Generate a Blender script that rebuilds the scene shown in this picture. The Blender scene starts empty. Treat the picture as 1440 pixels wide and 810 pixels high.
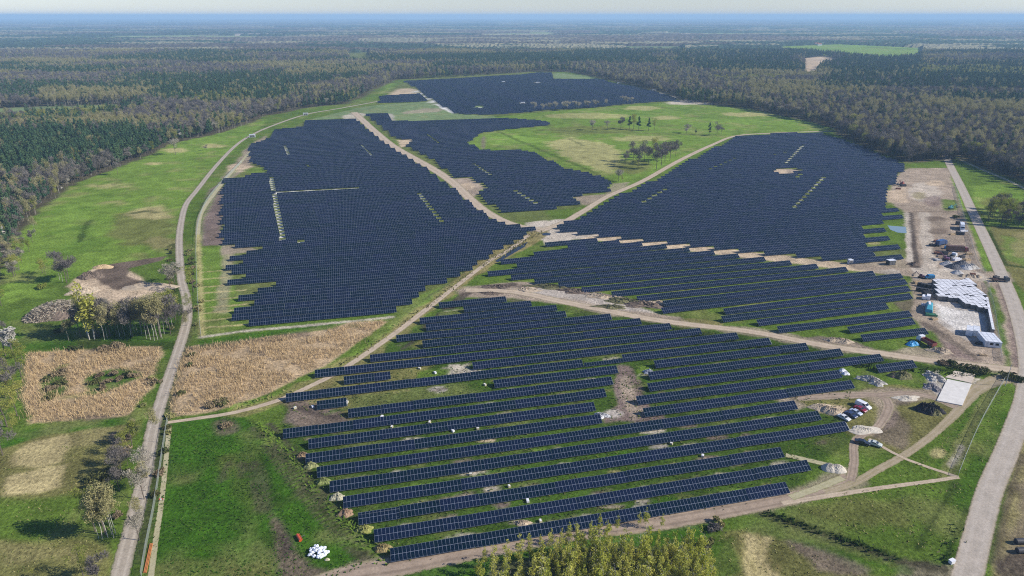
import bpy, bmesh, math, random
import numpy as np
from mathutils import Vector, Matrix
R = math.radians
random.seed(7); RNG = np.random.default_rng(11)
S = bpy.context.scene; COL = S.collection

# ------------------------------------------------------------------ camera, sky, sun, exposure
CAM_H = 130.0; PITCH = math.atan((405 - 22) / 960.0); F = 960.0
cd = bpy.data.cameras.new('camera'); cam = bpy.data.objects.new('camera', cd); COL.objects.link(cam)
cam.location = (0, 0, CAM_H); cam.rotation_euler = (math.pi / 2 - PITCH, 0, 0)
cd.sensor_width = 36; cd.lens = 24.0; cd.clip_start = 1; cd.clip_end = 120000; S.camera = cam
SUN_AZ = R(9); SUN_EL = R(33)           # the sun stands to the right and a little behind the camera
w = bpy.data.worlds.new('World'); S.world = w; w.use_nodes = True
sky = w.node_tree.nodes.new('ShaderNodeTexSky'); sky.sky_type = 'NISHITA'; sky.sun_disc = False
sky.sun_elevation = SUN_EL; sky.sun_rotation = math.pi / 2 + SUN_AZ; sky.air_density = 1.0; sky.dust_density = 0.0; sky.ozone_density = 1.0; sky.altitude = 150
bg = w.node_tree.nodes['Background']; bg.inputs['Strength'].default_value = 0.068
tint = w.node_tree.nodes.new('ShaderNodeVectorMath'); tint.operation = 'MULTIPLY'; tint.inputs[1].default_value = (.98, 1.10, 1.52)
w.node_tree.links.new(sky.outputs[0], tint.inputs[0]); w.node_tree.links.new(tint.outputs[0], bg.inputs[0])
sd = bpy.data.lights.new('sun', 'SUN'); sun = bpy.data.objects.new('sun', sd); COL.objects.link(sun)
sd.energy = 5.0; sd.angle = R(0.5); sd.color = (1.0, 0.945, 0.86)
SUNV = Vector((math.cos(SUN_AZ) * math.cos(SUN_EL), -math.sin(SUN_AZ) * math.cos(SUN_EL), math.sin(SUN_EL)))
sun.rotation_euler = (-SUNV).to_track_quat('-Z', 'Y').to_euler(); sun.location = (0, 0, 400)
S.view_settings.view_transform = 'Standard'; S.view_settings.look = 'None'; S.view_settings.gamma = 1
S.view_settings.use_curve_mapping = False; S.view_settings.exposure = 0.36
S.render.engine = 'CYCLES'; S.cycles.use_denoising = False; S.cycles.filter_width = 1.1
S.cycles.max_bounces = 6; S.cycles.diffuse_bounces = 2; S.cycles.glossy_bounces = 2; S.cycles.volume_bounces = 1
S.cycles.transparent_max_bounces = 12; S.cycles.transmission_bounces = 2
HAZE_DENSITY = 1.1e-4

# ------------------------------------------------------------------ helpers
def G(px, py, z=0.0):                    # where the sight line through a photo pixel meets the level z
    u = (px - 720) / F; v = (py - 405) / F
    d = math.sin(PITCH) + v * math.cos(PITCH); h = math.cos(PITCH) - v * math.sin(PITCH)
    t = (CAM_H - z) / max(d, 0.004)
    return np.array([u * t, h * t])
def GP(pts): return np.array([G(*p) for p in pts])
def proj(X, Y, Z=0.0):
    dep = Y * math.cos(PITCH) - (Z - CAM_H) * math.sin(PITCH); up = Y * math.sin(PITCH) + (Z - CAM_H) * math.cos(PITCH)
    dep = np.maximum(dep, 1e-3)
    return 720 + F * X / dep, 405 - F * up / dep
_lat = {}
def vn(x, y, scale, seed=0):             # smooth value noise 0..1
    if seed not in _lat: _lat[seed] = np.random.default_rng(seed + 100).random((256, 256))
    L = _lat[seed]; x = np.asarray(x) / scale; y = np.asarray(y) / scale
    i = np.floor(x).astype(int); j = np.floor(y).astype(int); a = x - i; b = y - j
    a = a * a * (3 - 2 * a); b = b * b * (3 - 2 * b); i %= 256; j %= 256; i2 = (i + 1) % 256; j2 = (j + 1) % 256
    return (L[i, j] * (1 - a) + L[i2, j] * a) * (1 - b) + (L[i, j2] * (1 - a) + L[i2, j2] * a) * b
def fbm(x, y, scale, seed=0):
    return (vn(x, y, scale, seed) + .5 * vn(x, y, scale / 2.1, seed + 1) + .25 * vn(x, y, scale / 4.3, seed + 2)) / 1.75
def inside(P, poly):
    x, y = P[:, 0], P[:, 1]; r = np.zeros(len(P), bool); n = len(poly)
    for i in range(n):
        x1, y1 = poly[i]; x2, y2 = poly[(i + 1) % n]
        if y1 == y2: continue
        c = (y1 > y) != (y2 > y)
        r ^= c & (x < (x2 - x1) * (y - y1) / (y2 - y1) + x1)
    return r
def dist_line(P, pts, closed=False):
    n = len(pts); best = np.full(len(P), 1e18)
    for i in range(n if closed else n - 1):
        a = pts[i]; b = pts[(i + 1) % n]; d = b - a; L = d @ d
        t = np.clip(((P - a) @ d) / max(L, 1e-9), 0, 1); q = P - a - t[:, None] * d
        best = np.minimum(best, (q * q).sum(1))
    return np.sqrt(best)
def sstep(a, b, x):
    t = np.clip((x - a) / (b - a), 0, 1); return t * t * (3 - 2 * t)

def mat(name, col, rough=0.8, spec=0.3, metal=0.0, noise=None, rnd=0.0, emit=None):
    m = bpy.data.materials.new(name); m.use_nodes = True; nt = m.node_tree; b = nt.nodes['Principled BSDF']
    b.inputs['Base Color'].default_value = (*col, 1); b.inputs['Roughness'].default_value = rough
    b.inputs['Specular IOR Level'].default_value = spec; b.inputs['Metallic'].default_value = metal
    N, L = nt.nodes.new, nt.links.new
    if noise or rnd:
        src = None
        if noise:
            sc, amt = noise
            tc = N('ShaderNodeTexCoord'); n = N('ShaderNodeTexNoise'); n.inputs['Scale'].default_value = sc; n.inputs['Detail'].default_value = 4; n.inputs['Roughness'].default_value = 0.7
            L(tc.outputs['Object'], n.inputs['Vector'])
            mr = N('ShaderNodeMapRange'); mr.inputs['From Min'].default_value = .3; mr.inputs['From Max'].default_value = .7; mr.inputs['To Min'].default_value = 1 - amt; mr.inputs['To Max'].default_value = 1 + amt
            L(n.outputs['Fac'], mr.inputs['Value']); src = mr.outputs[0]
        if rnd:
            oi = N('ShaderNodeObjectInfo'); mr2 = N('ShaderNodeMapRange'); mr2.inputs['To Min'].default_value = 1 - rnd; mr2.inputs['To Max'].default_value = 1 + rnd
            L(oi.outputs['Random'], mr2.inputs['Value'])
            if src:
                mu = N('ShaderNodeMath'); mu.operation = 'MULTIPLY'; L(src, mu.inputs[0]); L(mr2.outputs[0], mu.inputs[1]); src = mu.outputs[0]
            else: src = mr2.outputs[0]
        vm = N('ShaderNodeVectorMath'); vm.operation = 'SCALE'; vm.inputs[0].default_value = col; L(src, vm.inputs['Scale']); L(vm.outputs[0], b.inputs['Base Color'])
    if emit: b.inputs['Emission Color'].default_value = (*col, 1); b.inputs['Emission Strength'].default_value = emit
    return m

def mesh_np(name, V, Q, mats, idx=None, uv=None, smooth=False):   # numpy quads (or tris) to a mesh
    V = np.asarray(V, np.float32); Q = np.asarray(Q, np.int32); k = Q.shape[1]
    me = bpy.data.meshes.new(name); me.vertices.add(len(V)); me.vertices.foreach_set('co', V.ravel())
    me.loops.add(Q.size); me.loops.foreach_set('vertex_index', Q.ravel())
    me.polygons.add(len(Q)); me.polygons.foreach_set('loop_start', np.arange(0, Q.size, k, dtype=np.int32))
    if not isinstance(mats, (list, tuple)): mats = [mats]
    for m in mats: me.materials.append(m)
    if idx is not None: me.polygons.foreach_set('material_index', np.asarray(idx, np.int32))
    if uv is not None:
        l = me.uv_layers.new(name='UVMap'); l.data.foreach_set('uv', np.asarray(uv, np.float32).ravel())
    me.polygons.foreach_set('use_smooth', np.full(len(Q), bool(smooth)))
    me.update(calc_edges=True); me.validate(); return me
def add(name, me, parent=None, loc=None, rz=0.0):
    o = bpy.data.objects.new(name, me); COL.objects.link(o)
    if parent is not None: o.parent = parent
    if loc is not None: o.location = loc
    if rz: o.rotation_euler = (0, 0, rz)
    return o
def tag(o, label=None, cat=None, group=None, kind=None):
    if label: o['label'] = label
    if cat: o['category'] = cat
    if group: o['group'] = group
    if kind: o['kind'] = kind
    return o
def thing(name, loc, rz, label, cat, group=None):
    o = add(name, None, None, loc, rz); o.empty_display_size = 1; return tag(o, label, cat, group)
def dup(root, loc, rz=None, label=None, group=None, scale=None):
    r = root.copy(); COL.objects.link(r); r.location = loc
    if rz is not None: r.rotation_euler = (0, 0, rz)
    if scale is not None: r.scale = (scale, scale, scale) if not isinstance(scale, tuple) else scale
    if label: r['label'] = label
    if group: r['group'] = group
    for ch in list(root.children):
        c = ch.copy(); COL.objects.link(c); c.parent = r
        for g in ch.children:
            d = g.copy(); COL.objects.link(d); d.parent = c
    return r
class MB:                                # small mesh collector: boxes, tubes, prisms
    def __init__(s): s.b = bmesh.new()
    def box(s, c, d, rz=0, taper=1.0, bevel=0, mi=0, rot=None):
        x, y, z = [v / 2 for v in d]
        vs = []
        for (sx, sy, sz) in ((-1,-1,-1),(1,-1,-1),(1,1,-1),(-1,1,-1),(-1,-1,1),(1,-1,1),(1,1,1),(-1,1,1)):
            k = taper if sz > 0 else 1
            vs.append(Vector((sx * x * k, sy * y * k, sz * z)))
        M = Matrix.Translation(c) @ (rot.to_4x4() if rot is not None else Matrix.Rotation(rz, 4, 'Z'))
        bv = [s.b.verts.new(M @ v) for v in vs]
        fs = [s.b.faces.new([bv[i] for i in f]) for f in ((3,2,1,0),(4,5,6,7),(0,1,5,4),(1,2,6,5),(2,3,7,6),(3,0,4,7))]
        for f in fs: f.material_index = mi
        if bevel:
            es = list({e for f in fs for e in f.edges}); bmesh.ops.bevel(s.b, geom=es, offset=bevel, segments=2, affect='EDGES')
        return s
    def tube(s, p, q, r0, r1=None, n=8, mi=0, cap=True):
        p, q = Vector(p), Vector(q); r1 = r0 if r1 is None else r1
        Z = (q - p).normalized(); X = Z.orthogonal().normalized(); Y = Z.cross(X)
        A = [s.b.verts.new(p + (X * math.cos(2*math.pi*i/n) + Y * math.sin(2*math.pi*i/n)) * r0) for i in range(n)]
        B = [s.b.verts.new(q + (X * math.cos(2*math.pi*i/n) + Y * math.sin(2*math.pi*i/n)) * r1) for i in range(n)]
        for i in range(n): s.b.faces.new((A[i], A[(i+1)%n], B[(i+1)%n], B[i])).material_index = mi
        if cap: s.b.faces.new(A[::-1]).material_index = mi; s.b.faces.new(B).material_index = mi
        return s
    def prism(s, prof, y0, y1, inset=None, mi=0):   # side profile (x,z) extruded over y; inset(z) narrows it
        def row(y):
            return [s.b.verts.new((x, y * (inset(z) if inset else 1), z)) for x, z in prof]
        A, B = row(y0), row(y1); n = len(prof)
        fs = [s.b.faces.new((A[i], A[(i+1)%n], B[(i+1)%n], B[i])) for i in range(n)]
        fs += [s.b.faces.new(A[::-1]), s.b.faces.new(B)]
        for f in fs: f.material_index = mi
        return s
    def mesh(s, name, mats):
        bmesh.ops.recalc_face_normals(s.b, faces=s.b.faces[:])
        me = bpy.data.meshes.new(name); s.b.to_mesh(me); s.b.free()
        for m in (mats if isinstance(mats, (list, tuple)) else [mats]): me.materials.append(m)
        return me
    def part(s, name, mats, parent=None, loc=None, rz=0.0): return add(name, s.mesh(name, mats), parent, loc, rz)
ONES = ['', 'first','second','third','fourth','fifth','sixth','seventh','eighth','ninth','tenth','eleventh','twelfth','thirteenth','fourteenth','fifteenth','sixteenth','seventeenth','eighteenth','nineteenth']
TENS = ['', '', 'twenty','thirty','forty','fifty','sixty','seventy','eighty','ninety']
def ordinal(n):
    if n < 20: return ONES[n]
    if n >= 100: return 'hundred and ' + (ordinal(n - 100) if n > 100 else 'zeroth')
    if n % 10 == 0: return TENS[n // 10][:-1] + 'ieth'
    return TENS[n // 10] + '-' + ONES[n % 10]
# ------------------------------------------------------------------ ground: one painted sheet
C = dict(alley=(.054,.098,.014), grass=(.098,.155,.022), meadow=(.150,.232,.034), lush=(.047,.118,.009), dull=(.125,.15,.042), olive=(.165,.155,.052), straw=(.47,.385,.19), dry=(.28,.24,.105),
         reed=(.42,.31,.185), sand=(.52,.40,.27), pale=(.50,.43,.34), dirt=(.335,.265,.195), brown=(.155,.115,.085), mud=(.075,.058,.048), soil=(.20,.145,.125),
         gravel=(.44,.39,.33), white=(.66,.63,.58), floor=(.085,.075,.045), dark=(.028,.048,.010), pgreen=(.17,.23,.10), bank=(.25,.21,.085), lightgreen=(.185,.29,.045))
def ell(cx, cy, rx, ry, n=14): return [(cx + rx * math.cos(2*math.pi*i/n), cy + ry * math.sin(2*math.pi*i/n)) for i in range(n)]
# (kind, photo points, colour, softness m, wobble m, strength[, width m])
SITE = [(-60,1400),(-60,420),(0,392),(20,335),(60,292),(110,257),(165,237),(215,217),(240,203),(300,190),(340,178),(375,163),(430,152),(490,146),(530,125),(560,112),(650,108),(750,101),(800,101),(870,116),(935,132),(960,143),(1050,152),(1165,178),(1185,193),(1240,217),(1275,230),(1335,226),(1345,222),(1440,258),(1600,310),(1600,1400)]
SLOTS_B = [(381,250,398,341),(588,273,624,318),(508,206,524,222),(400,206,407,222)]; SLOTS_E = [(1105,233,1131,206),(1116,297,1163,249),(903,289,940,267),(1078,222,1125,212)]; SLOTS_C = [(667,233,690,248),(722,269,755,289)]
PAINT = [
 ('p', SITE, 'grass', 8, 12, 1),
 ('p', [(-60,900),(-60,430),(0,440),(70,400),(250,395),(262,480),(225,488),(30,500),(0,620),(0,900)], 'grass', 4, 8, 1),
 # left meadow
 ('p', [(0,392),(20,335),(60,292),(110,257),(165,237),(215,217),(240,203),(300,190),(340,178),(376,168),(345,195),(300,235),(270,270),(250,310),(247,350),(247,385),(180,372),(130,382),(70,400),(0,440)], 'meadow', 5, 8, 1),
 ('p', [(165,300),(235,290),(247,310),(245,350),(190,345),(150,335)], 'olive', 8, 14, .7),
 ('p', ell(215,300,30,10), 'straw', 8, 16, .6), ('p', ell(245,212,16,3), 'straw', 8, 12, .7), ('p', ell(300,205,18,3), 'straw', 8, 12, .7), ('p', ell(150,262,30,3), 'straw', 10, 15, .6), ('p', ell(215,230,10,2), 'straw', 6, 8, .7), ('p', ell(160,285,20,3), 'dry', 8, 14, .6), ('p', ell(225,340,14,9), 'dry', 6, 12, .6),
 ('p', ell(90,300,40,14), 'lightgreen', 10, 15, .5), ('p', ell(40,410,40,10), 'lightgreen', 6, 10, .35),
 ('l', [(112,340),(120,318),(128,310)], 'dark', 2, 3, .8, 4), ('l', [(185,300),(205,297),(222,299)], 'dark', 2, 3, .7, 4),
 # sand heap area
 ('p', [(92,402),(128,378),(150,372),(175,380),(228,397),(228,410),(205,425),(150,432),(112,425)], 'sand', 2, 4, 1),
 ('p', [(128,382),(150,372),(190,366),(232,361),(225,367),(182,378),(178,388),(200,396),(165,409),(138,398)], 'brown', 1.5, 3, 1),
 ('p', [(182,377),(232,366),(250,372),(248,400),(205,397)], 'grass', 2, 3, 1),
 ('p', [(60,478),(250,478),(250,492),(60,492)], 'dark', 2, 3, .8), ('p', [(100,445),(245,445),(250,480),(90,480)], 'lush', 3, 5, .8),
 ('p', [(20,470),(100,455),(110,490),(20,495)], 'lush', 3, 5, .7),
 # reed beds
 ('p', [(38,495),(228,487),(214,545),(183,585),(40,597),(28,560)], 'reed', 1.5, 4, 1),
 ('p', [(58,528),(90,515),(92,545),(85,556),(60,566)], 'lush', 2.5, 9, .9), ('p', [(128,528),(150,520),(188,521),(196,531),(165,548),(132,556),(118,552)], 'lush', 2.5, 9, .9), ('p', [(85,556),(120,552),(110,562),(70,566)], 'bank', 2.5, 8, .8),
 ('p', ell(88,525,7,7), 'mud', 1, 2, .6), ('p', ell(135,588,30,4), 'brown', 2, 3, .7), ('p', ell(150,492,26,4), 'mud', 1.5, 3, .7),
 ('p', [(262,488),(340,476),(430,464),(500,452),(546,450),(520,472),(450,516),(380,552),(330,572),(238,587),(240,560),(250,510)], 'reed', 1.5, 4, 1),
 ('p', ell(285,512,6,8), 'brown', 1, 2, .6), ('p', ell(300,568,20,3), 'mud', 1, 2, .7), ('p', ell(365,497,10,4), 'brown', 1, 2, .6), ('p', ell(500,458,12,3), 'bank', 1, 2, .7),
 ('p', [(280,480),(340,470),(440,457),(500,448),(470,462),(400,470),(330,482),(280,490)], 'lush', 1.5, 3, .85),
 ('p', [(262,488),(340,478),(430,466),(440,472),(340,486),(262,494)], 'mud', 1.5, 2.5, .6),
 # lower left fields
 ('p', [(-60,630),(0,618),(180,586),(195,598),(170,650),(140,700),(-60,720)], 'olive', 2, 3, 1),
 ('p', [(-60,614),(0,612),(60,600),(185,585),(190,596),(60,614),(0,632),(-60,640)], 'lush', 1.5, 2.5, 1),
 ('p', [(10,645),(40,622),(95,608),(98,625),(85,650),(40,660),(10,660)], 'straw', 2, 5, .85), ('p', [(0,665),(60,660),(92,655),(90,685),(50,700),(0,700)], 'straw', 2, 5, .9),
 ('p', [(100,605),(160,600),(150,622),(110,628)], 'dry', 2, 5, .7), ('p', [(150,610),(175,600),(178,620),(155,630)], 'soil', 1.5, 3, .7),
 ('p', [(-60,700),(120,690),(160,690),(150,760),(-60,770)], 'grass', 3, 6, .9), ('p', [(-60,760),(160,755),(160,900),(-60,900)], 'olive', 3, 6, .9),
 ('p', [(0,760),(120,770),(140,790),(0,800)], 'dry', 3, 6, .5),
 # big green field
 ('p', [(236,595),(335,576),(345,585),(395,640),(528,792),(470,812),(380,1000),(200,1000),(205,800),(222,700)], 'lush', 1.5, 2, 1),
 ('p', ell(320,600,20,12), 'brown', 2, 4, .75), ('p', ell(335,650,30,16), 'olive', 4, 6, .25), ('p', [(300,640),(330,640),(375,720),(350,722)], 'olive', 3, 5, .22),
 ('p', [(380,725),(400,740),(418,770),(440,795),(500,800),(480,830),(400,830),(385,770)], 'brown', 1.5, 3, .9), ('p', [(392,745),(405,752),(415,775),(400,785)], 'mud', 1, 2, .8),
 ('p', [(345,585),(368,592),(385,612),(430,670),(548,797),(512,797),(440,716),(385,645)], 'meadow', .8, 1.2, .75), ('l', [(378,596),(396,614),(446,672),(560,798)], 'mud', .8, 1.2, .85, 2.2), ('l', [(350,590),(372,612),(418,670),(520,797)], 'dark', .6, 1, .7, 1.6),
 ('p', [(330,800),(380,790),(385,900),(300,900)], 'olive', 3, 5, .7), ('p', [(210,790),(330,785),(300,900),(205,900)], 'olive', 3, 5, .5),
 # solar park ground
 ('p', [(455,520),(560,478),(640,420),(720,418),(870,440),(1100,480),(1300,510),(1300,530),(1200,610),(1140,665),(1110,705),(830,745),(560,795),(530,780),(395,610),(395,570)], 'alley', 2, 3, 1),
 ('p', [(385,560),(480,520),(560,500),(620,505),(560,560),(480,600),(420,605)], 'olive', 3, 6, .9),
 ('p', [(395,595),(400,560),(420,555),(480,575),(500,600),(470,610)], 'soil', 1.5, 4, .8), ('p', ell(395,562,14,8), 'mud', 1.5, 3, .8), ('p', [(400,565),(440,575),(480,585),(470,592),(420,580)], 'mud', 1, 2, .8),
 ('p', [(490,560),(600,540),(660,545),(600,560),(500,580)], 'dull', 2, 4, .8), ('p', [(560,552),(655,540),(650,555),(600,566),(560,566)], 'dull', 1.5, 8, .6),
 ('p', [(620,518),(662,510),(660,525),(628,530)], 'pale', 1.5, 3, .8), ('p', [(585,522),(632,518),(630,530),(585,535)], 'grass', 1, 2, 1),
 ('p', [(868,512),(888,512),(900,535),(905,555),(915,572),(935,588),(920,592),(872,592),(850,594),(846,588),(866,570),(862,545)], 'soil', 1, 3, .95),
 ('p', [(870,530),(885,525),(898,560),(905,585),(890,590),(872,560)], 'dirt', 1, 2.5, .9), ('p', ell(862,582,14,6), 'gravel', 1, 2, .9), ('p', [(895,515),(925,510),(912,530),(895,535)], 'meadow', 1.5, 2, .8),
 ('p', [(1085,560),(1130,550),(1200,552),(1215,556),(1190,566),(1130,572),(1120,576)], 'dirt', 1.5, 3, .85),
 ('p', [(640,408),(700,398),(770,396),(830,406),(868,416),(935,424),(965,452),(880,446),(800,430),(720,420),(650,418)], 'dirt', 2, 4, 1),
 ('p', [(700,404),(800,404),(862,420),(932,426),(930,440),(870,438),(780,420)], 'gravel', 2, 5, .75), ('p', [(720,402),(800,398),(805,402),(730,408)], 'mud', 1.5, 3, .7), ('p', [(935,452),(1018,440),(1020,458),(960,462)], 'bank', 2, 3, .8),
 ('p', [(655,424),(690,414),(745,424),(735,428),(700,420),(660,430)], 'brown', 1.5, 3, .5), ('l', [(600,460),(640,425),(660,410),(720,400)], 'mud', 1.5, 2, .85, 5), ('p', [(560,490),(595,468),(600,470),(565,495)], 'mud', 1.5, 3, .8),
 ('p', [(575,488),(600,470),(660,430),(655,440),(605,490)], 'olive', 1.5, 3, .9),
 ('p', [(618,437),(652,434),(650,440),(615,446)], 'dull', 1, 2, .9),
 ('p', [(1100,480),(1160,470),(1200,478),(1215,486),(1240,492),(1200,492),(1150,485)], 'soil', 1.5, 3, .8), ('p', ell(1185,478,16,5), 'pale', 1, 3, .6),
 ('p', [(1150,498),(1188,505),(1240,520),(1290,515),(1310,525),(1300,545),(1210,545),(1200,530)], 'grass', 1.5, 3, 1),
 ('l', [(880,452),(960,464),(1040,478),(1120,492),(1190,506),(1290,516),(1400,530)], 'dark', 1.5, 2, .85, 4.5),
 # other blocks
 ('p', [(690,385),(770,335),(850,338),(1000,354),(1270,380),(1310,470),(1200,480),(1060,460),(930,442),(860,418),(760,400)], 'grass', 2, 3, 1),
 ('p', [(788,322),(905,262),(1040,190),(1150,186),(1280,236),(1275,366),(1190,372),(1000,345),(850,330)], 'dull', 3, 4, 1),
 ('p', [(310,345),(312,270),(352,205),(430,170),(500,165),(575,221),(700,313),(755,322),(640,400),(555,440),(350,458),(330,440)], 'dull', 3, 4, 1),
 ('p', [(507,161),(775,177),(680,190),(660,205),(745,213),(860,258),(855,275),(770,312),(718,313),(620,250)], 'dull', 3, 4, 1),
 ('p', [(535,128),(600,106),(775,101),(950,138),(900,146),(700,163),(640,160)], 'dull', 6, 8, 1),
 ('l', [(770,328),(850,334),(900,341),(1000,352),(1100,364),(1200,376),(1290,384)], 'sand', 2, 3, .95, 13),
 ('p', [(1195,371),(1275,364),(1290,378),(1285,388),(1240,386),(1195,376)], 'dirt', 2, 4, .9), ('p', ell(1252,382,16,4), 'pale', 2, 4, .8),
 # right edge of the upper right block
 ('p', [(1210,320),(1240,290),(1275,285),(1276,350),(1220,352)], 'grass', 2, 3, 1), ('p', ell(1225,315,8,3), 'lightgreen', 2, 3, .6), ('p', ell(1228,342,9,2), 'straw', 1, 2, .6),
 # canal strip and crossing of the tracks
 ('p', [(662,372),(690,352),(720,340),(752,322),(775,318),(770,332),(735,352),(690,374),(655,398),(600,440),(560,468),(545,470),(590,435),(640,398)], 'bank', 1.5, 3, 1),
 ('p', [(600,436),(640,400),(670,375),(680,380),(650,402),(610,440)], 'dull', 1.5, 3, .8), ('p', ell(728,347,12,5), 'mud', 1, 2, .7), ('p', ell(692,364,7,4), 'mud', 1, 2, .5),
 ('p', [(740,313),(790,307),(822,312),(850,328),(800,338),(768,340),(755,332),(742,322)], 'pale', 2, 4, 1), ('p', [(766,338),(800,332),(803,338),(766,345)], 'pale', 1.5, 2, .8),
 ('p', [(555,437),(600,410),(640,398),(600,436),(570,455),(545,462)], 'lightgreen', 1.5, 3, .5),
 ('p', [(355,458),(440,450),(555,440),(570,430),(560,452),(500,450),(420,458),(285,475),(283,350),(312,350),(330,400),(350,458)], 'grass', 1.5, 3, 1),
 ('p', [(350,450),(330,400),(318,345),(283,350),(283,470)], 'lightgreen', 2, 4, .4), ('p', [(300,440),(310,400),(312,350),(330,350),(325,400),(318,440)], 'dirt', 2, 4, .6),
 ('p', [(278,315),(296,265),(315,250),(313,345),(283,346)], 'soil', 2, 4, .95), ('p', ell(297,330,8,9), 'brown', 1.5, 3, .6), ('p', [(313,345),(345,347),(368,352),(340,356),(312,358)], 'dirt', 1.5, 3, .8),
 ('p', [(313,250),(330,228),(350,205),(375,190),(352,235),(318,255)], 'dirt', 3, 6, .9), ('p', ell(336,236,18,6), 'sand', 3, 6, .9), ('p', ell(362,240,18,5), 'meadow', 3, 5, .8),
 ('l', [(281,472),(279,420),(277,350),(281,310),(300,272),(330,240)], 'lightgreen', 1, 1.5, .4, 5), ('l', [(284,473),(283,430),(281,380),(278,330)], 'straw', .8, 1.5, .7, 2.4),
 ('l', [(284,474),(340,466),(430,458),(500,451),(550,446)], 'pale', 1, 1.5, .85, 2.2),
 ('p', [(664,374),(690,354),(722,341),(752,324),(772,322),(768,331),(735,351),(692,373),(655,398),(602,438),(560,467),(545,470),(592,434),(640,397)], 'bank', 1, 4, .95), ('l', [(575,440),(610,414),(650,392),(690,362),(730,342)], 'mud', 1.5, 4, .5, 3), ('l', [(560,452),(600,425),(640,400),(670,378)], 'lightgreen', 1, 3, .5, 4), ('l', [(330,572),(390,556),(430,540),(480,512),(545,468)], 'meadow', 1, 2, .8, 4),
 # meadow in the middle
 ('p', [(655,202),(677,187),(713,182),(780,177),(765,170),(693,166),(742,159),(800,155),(900,147),(960,145),(1010,149),(1060,155),(1172,180),(1150,188),(1037,192),(1000,203),(950,225),(870,258),(830,246),(770,227),(743,213),(677,213)], 'meadow', 5, 8, 1),
 ('p', [(772,200),(800,192),(860,205),(875,225),(860,245),(830,240),(795,222)], 'straw', 10, 18, .6), ('p', ell(890,235,25,10), 'olive', 10, 15, .7), ('p', ell(830,183,60,6), 'olive', 14, 20, .6), ('p', ell(900,152,25,3), 'straw', 14, 20, .6),
 ('p', ell(935,166,20,3), 'straw', 12, 20, .6), ('p', ell(1050,161,34,3), 'straw', 12, 20, .6), ('p', ell(825,163,60,4), 'straw', 14, 20, .5), ('p', ell(1080,172,60,5), 'lightgreen', 12, 20, .4), ('p', ell(900,195,40,4), 'straw', 12, 18, .5), ('p', ell(720,198,36,8), 'lightgreen', 10, 10, .8),
 ('p', ell(680,200,3,10), 'soil', 3, 4, .8), ('l', [(700,185),(770,215),(830,240),(868,258)], 'dark', 2, 3, .5, 5), ('l', [(800,195),(820,205)], 'dark', 2, 3, .5, 4), ('l', [(760,183),(900,187),(1010,190)], 'dull', 4, 6, .6, 12), ('l', [(1000,205),(940,232),(880,256),(850,275)], 'lightgreen', 3, 5, .4, 14),
 ('p', [(765,297),(822,291),(800,305),(780,309)], 'grass', 2, 2, .9), ('p', [(806,277),(855,273),(845,283),(822,290)], 'dirt', 2, 3, .9), ('p', [(852,272),(862,258),(885,256),(880,266),(855,278)], 'dirt', 2, 3, .7),
 ('p', [(430,170),(500,152),(533,147),(600,143),(640,160),(693,163),(700,168),(553,172),(543,161),(500,164)], 'pgreen', 6, 8, 1), ('p', [(565,158),(600,152),(627,153),(615,158),(570,160)], 'dirt', 6, 8, .7), ('p', [(548,130),(570,123),(588,127),(583,132),(550,135)], 'sand', 8, 10, .9),
 ('l', [(583,127),(600,137),(627,153),(640,159)], 'white', 4, 5, .9, 10), ('p', [(533,136),(545,118),(556,116),(545,130)], 'lightgreen', 6, 8, .6), ('p', [(780,102),(800,104),(835,108),(845,112),(777,111.5)], 'pgreen', 10, 14, 1),
 ('p', ell(756,117.3,9,1.2), 'white', 4, 6, .9), ('p', ell(707,116.3,6,.8), 'white', 4, 6, .7), ('p', ell(735,146,9,1.8), 'white', 4, 6, .8), ('p', ell(673,151.5,9,3), 'pgreen', 5, 8, .9), ('p', ell(674,152,4,1), 'white', 4, 6, .8),
 ('p', [(930,146),(950,141),(985,141),(1000,146),(960,148)], 'pale', 6, 10, .9), ('l', [(930,131),(950,137),(968,141)], 'gravel', 5, 8, .8, 10), ('l', [(860,117),(895,124),(925,131)], 'pale', 5, 8, .5, 6),
 ('p', [(560,197),(580,196),(581,202),(563,208)], 'sand', 2, 4, .9), ('p', [(632,252),(661,250),(687,267),(664,278),(655,275)], 'dirt', 2, 4, 1), ('p', ell(655,262,12,5), 'sand', 2, 5, .8), ('p', ell(680,268,7,2), 'grass', 2, 3, .9),
 ('p', ell(1104,242,20,4.5), 'dirt', 3, 5, 1), ('p', ell(1098,241,10,3), 'sand', 3, 5, .8), ('p', [(480,163),(500,158),(515,160),(505,172),(490,170)], 'pale', 4, 6, .8), ('p', [(542,160),(552,160),(556,171),(548,168)], 'gravel', 3, 5, .8),
 # construction site on the right
 ('p', [(1278,237),(1336,236),(1348,270),(1357,300),(1373,340),(1383,380),(1398,420),(1410,470),(1416,520),(1340,512),(1325,498),(1296,455),(1287,400),(1276,372),(1274,300),(1246,280),(1255,255),(1265,245)], 'dirt', 2, 4, 1),
 ('p', [(1245,270),(1275,262),(1275,285),(1245,285)], 'sand', 2, 4, .7), ('p', ell(1300,270,24,14), 'pale', 3, 8, .7), ('p', ell(1315,258,14,4), 'sand', 3, 5, .8), ('p', ell(1312,283,14,8), 'soil', 3, 5, .7), ('p', ell(1293,275,10,5), 'bank', 3, 5, .6), ('p', [(1325,280),(1345,282),(1348,296),(1328,296)], 'grass', 2, 4, .9),
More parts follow.
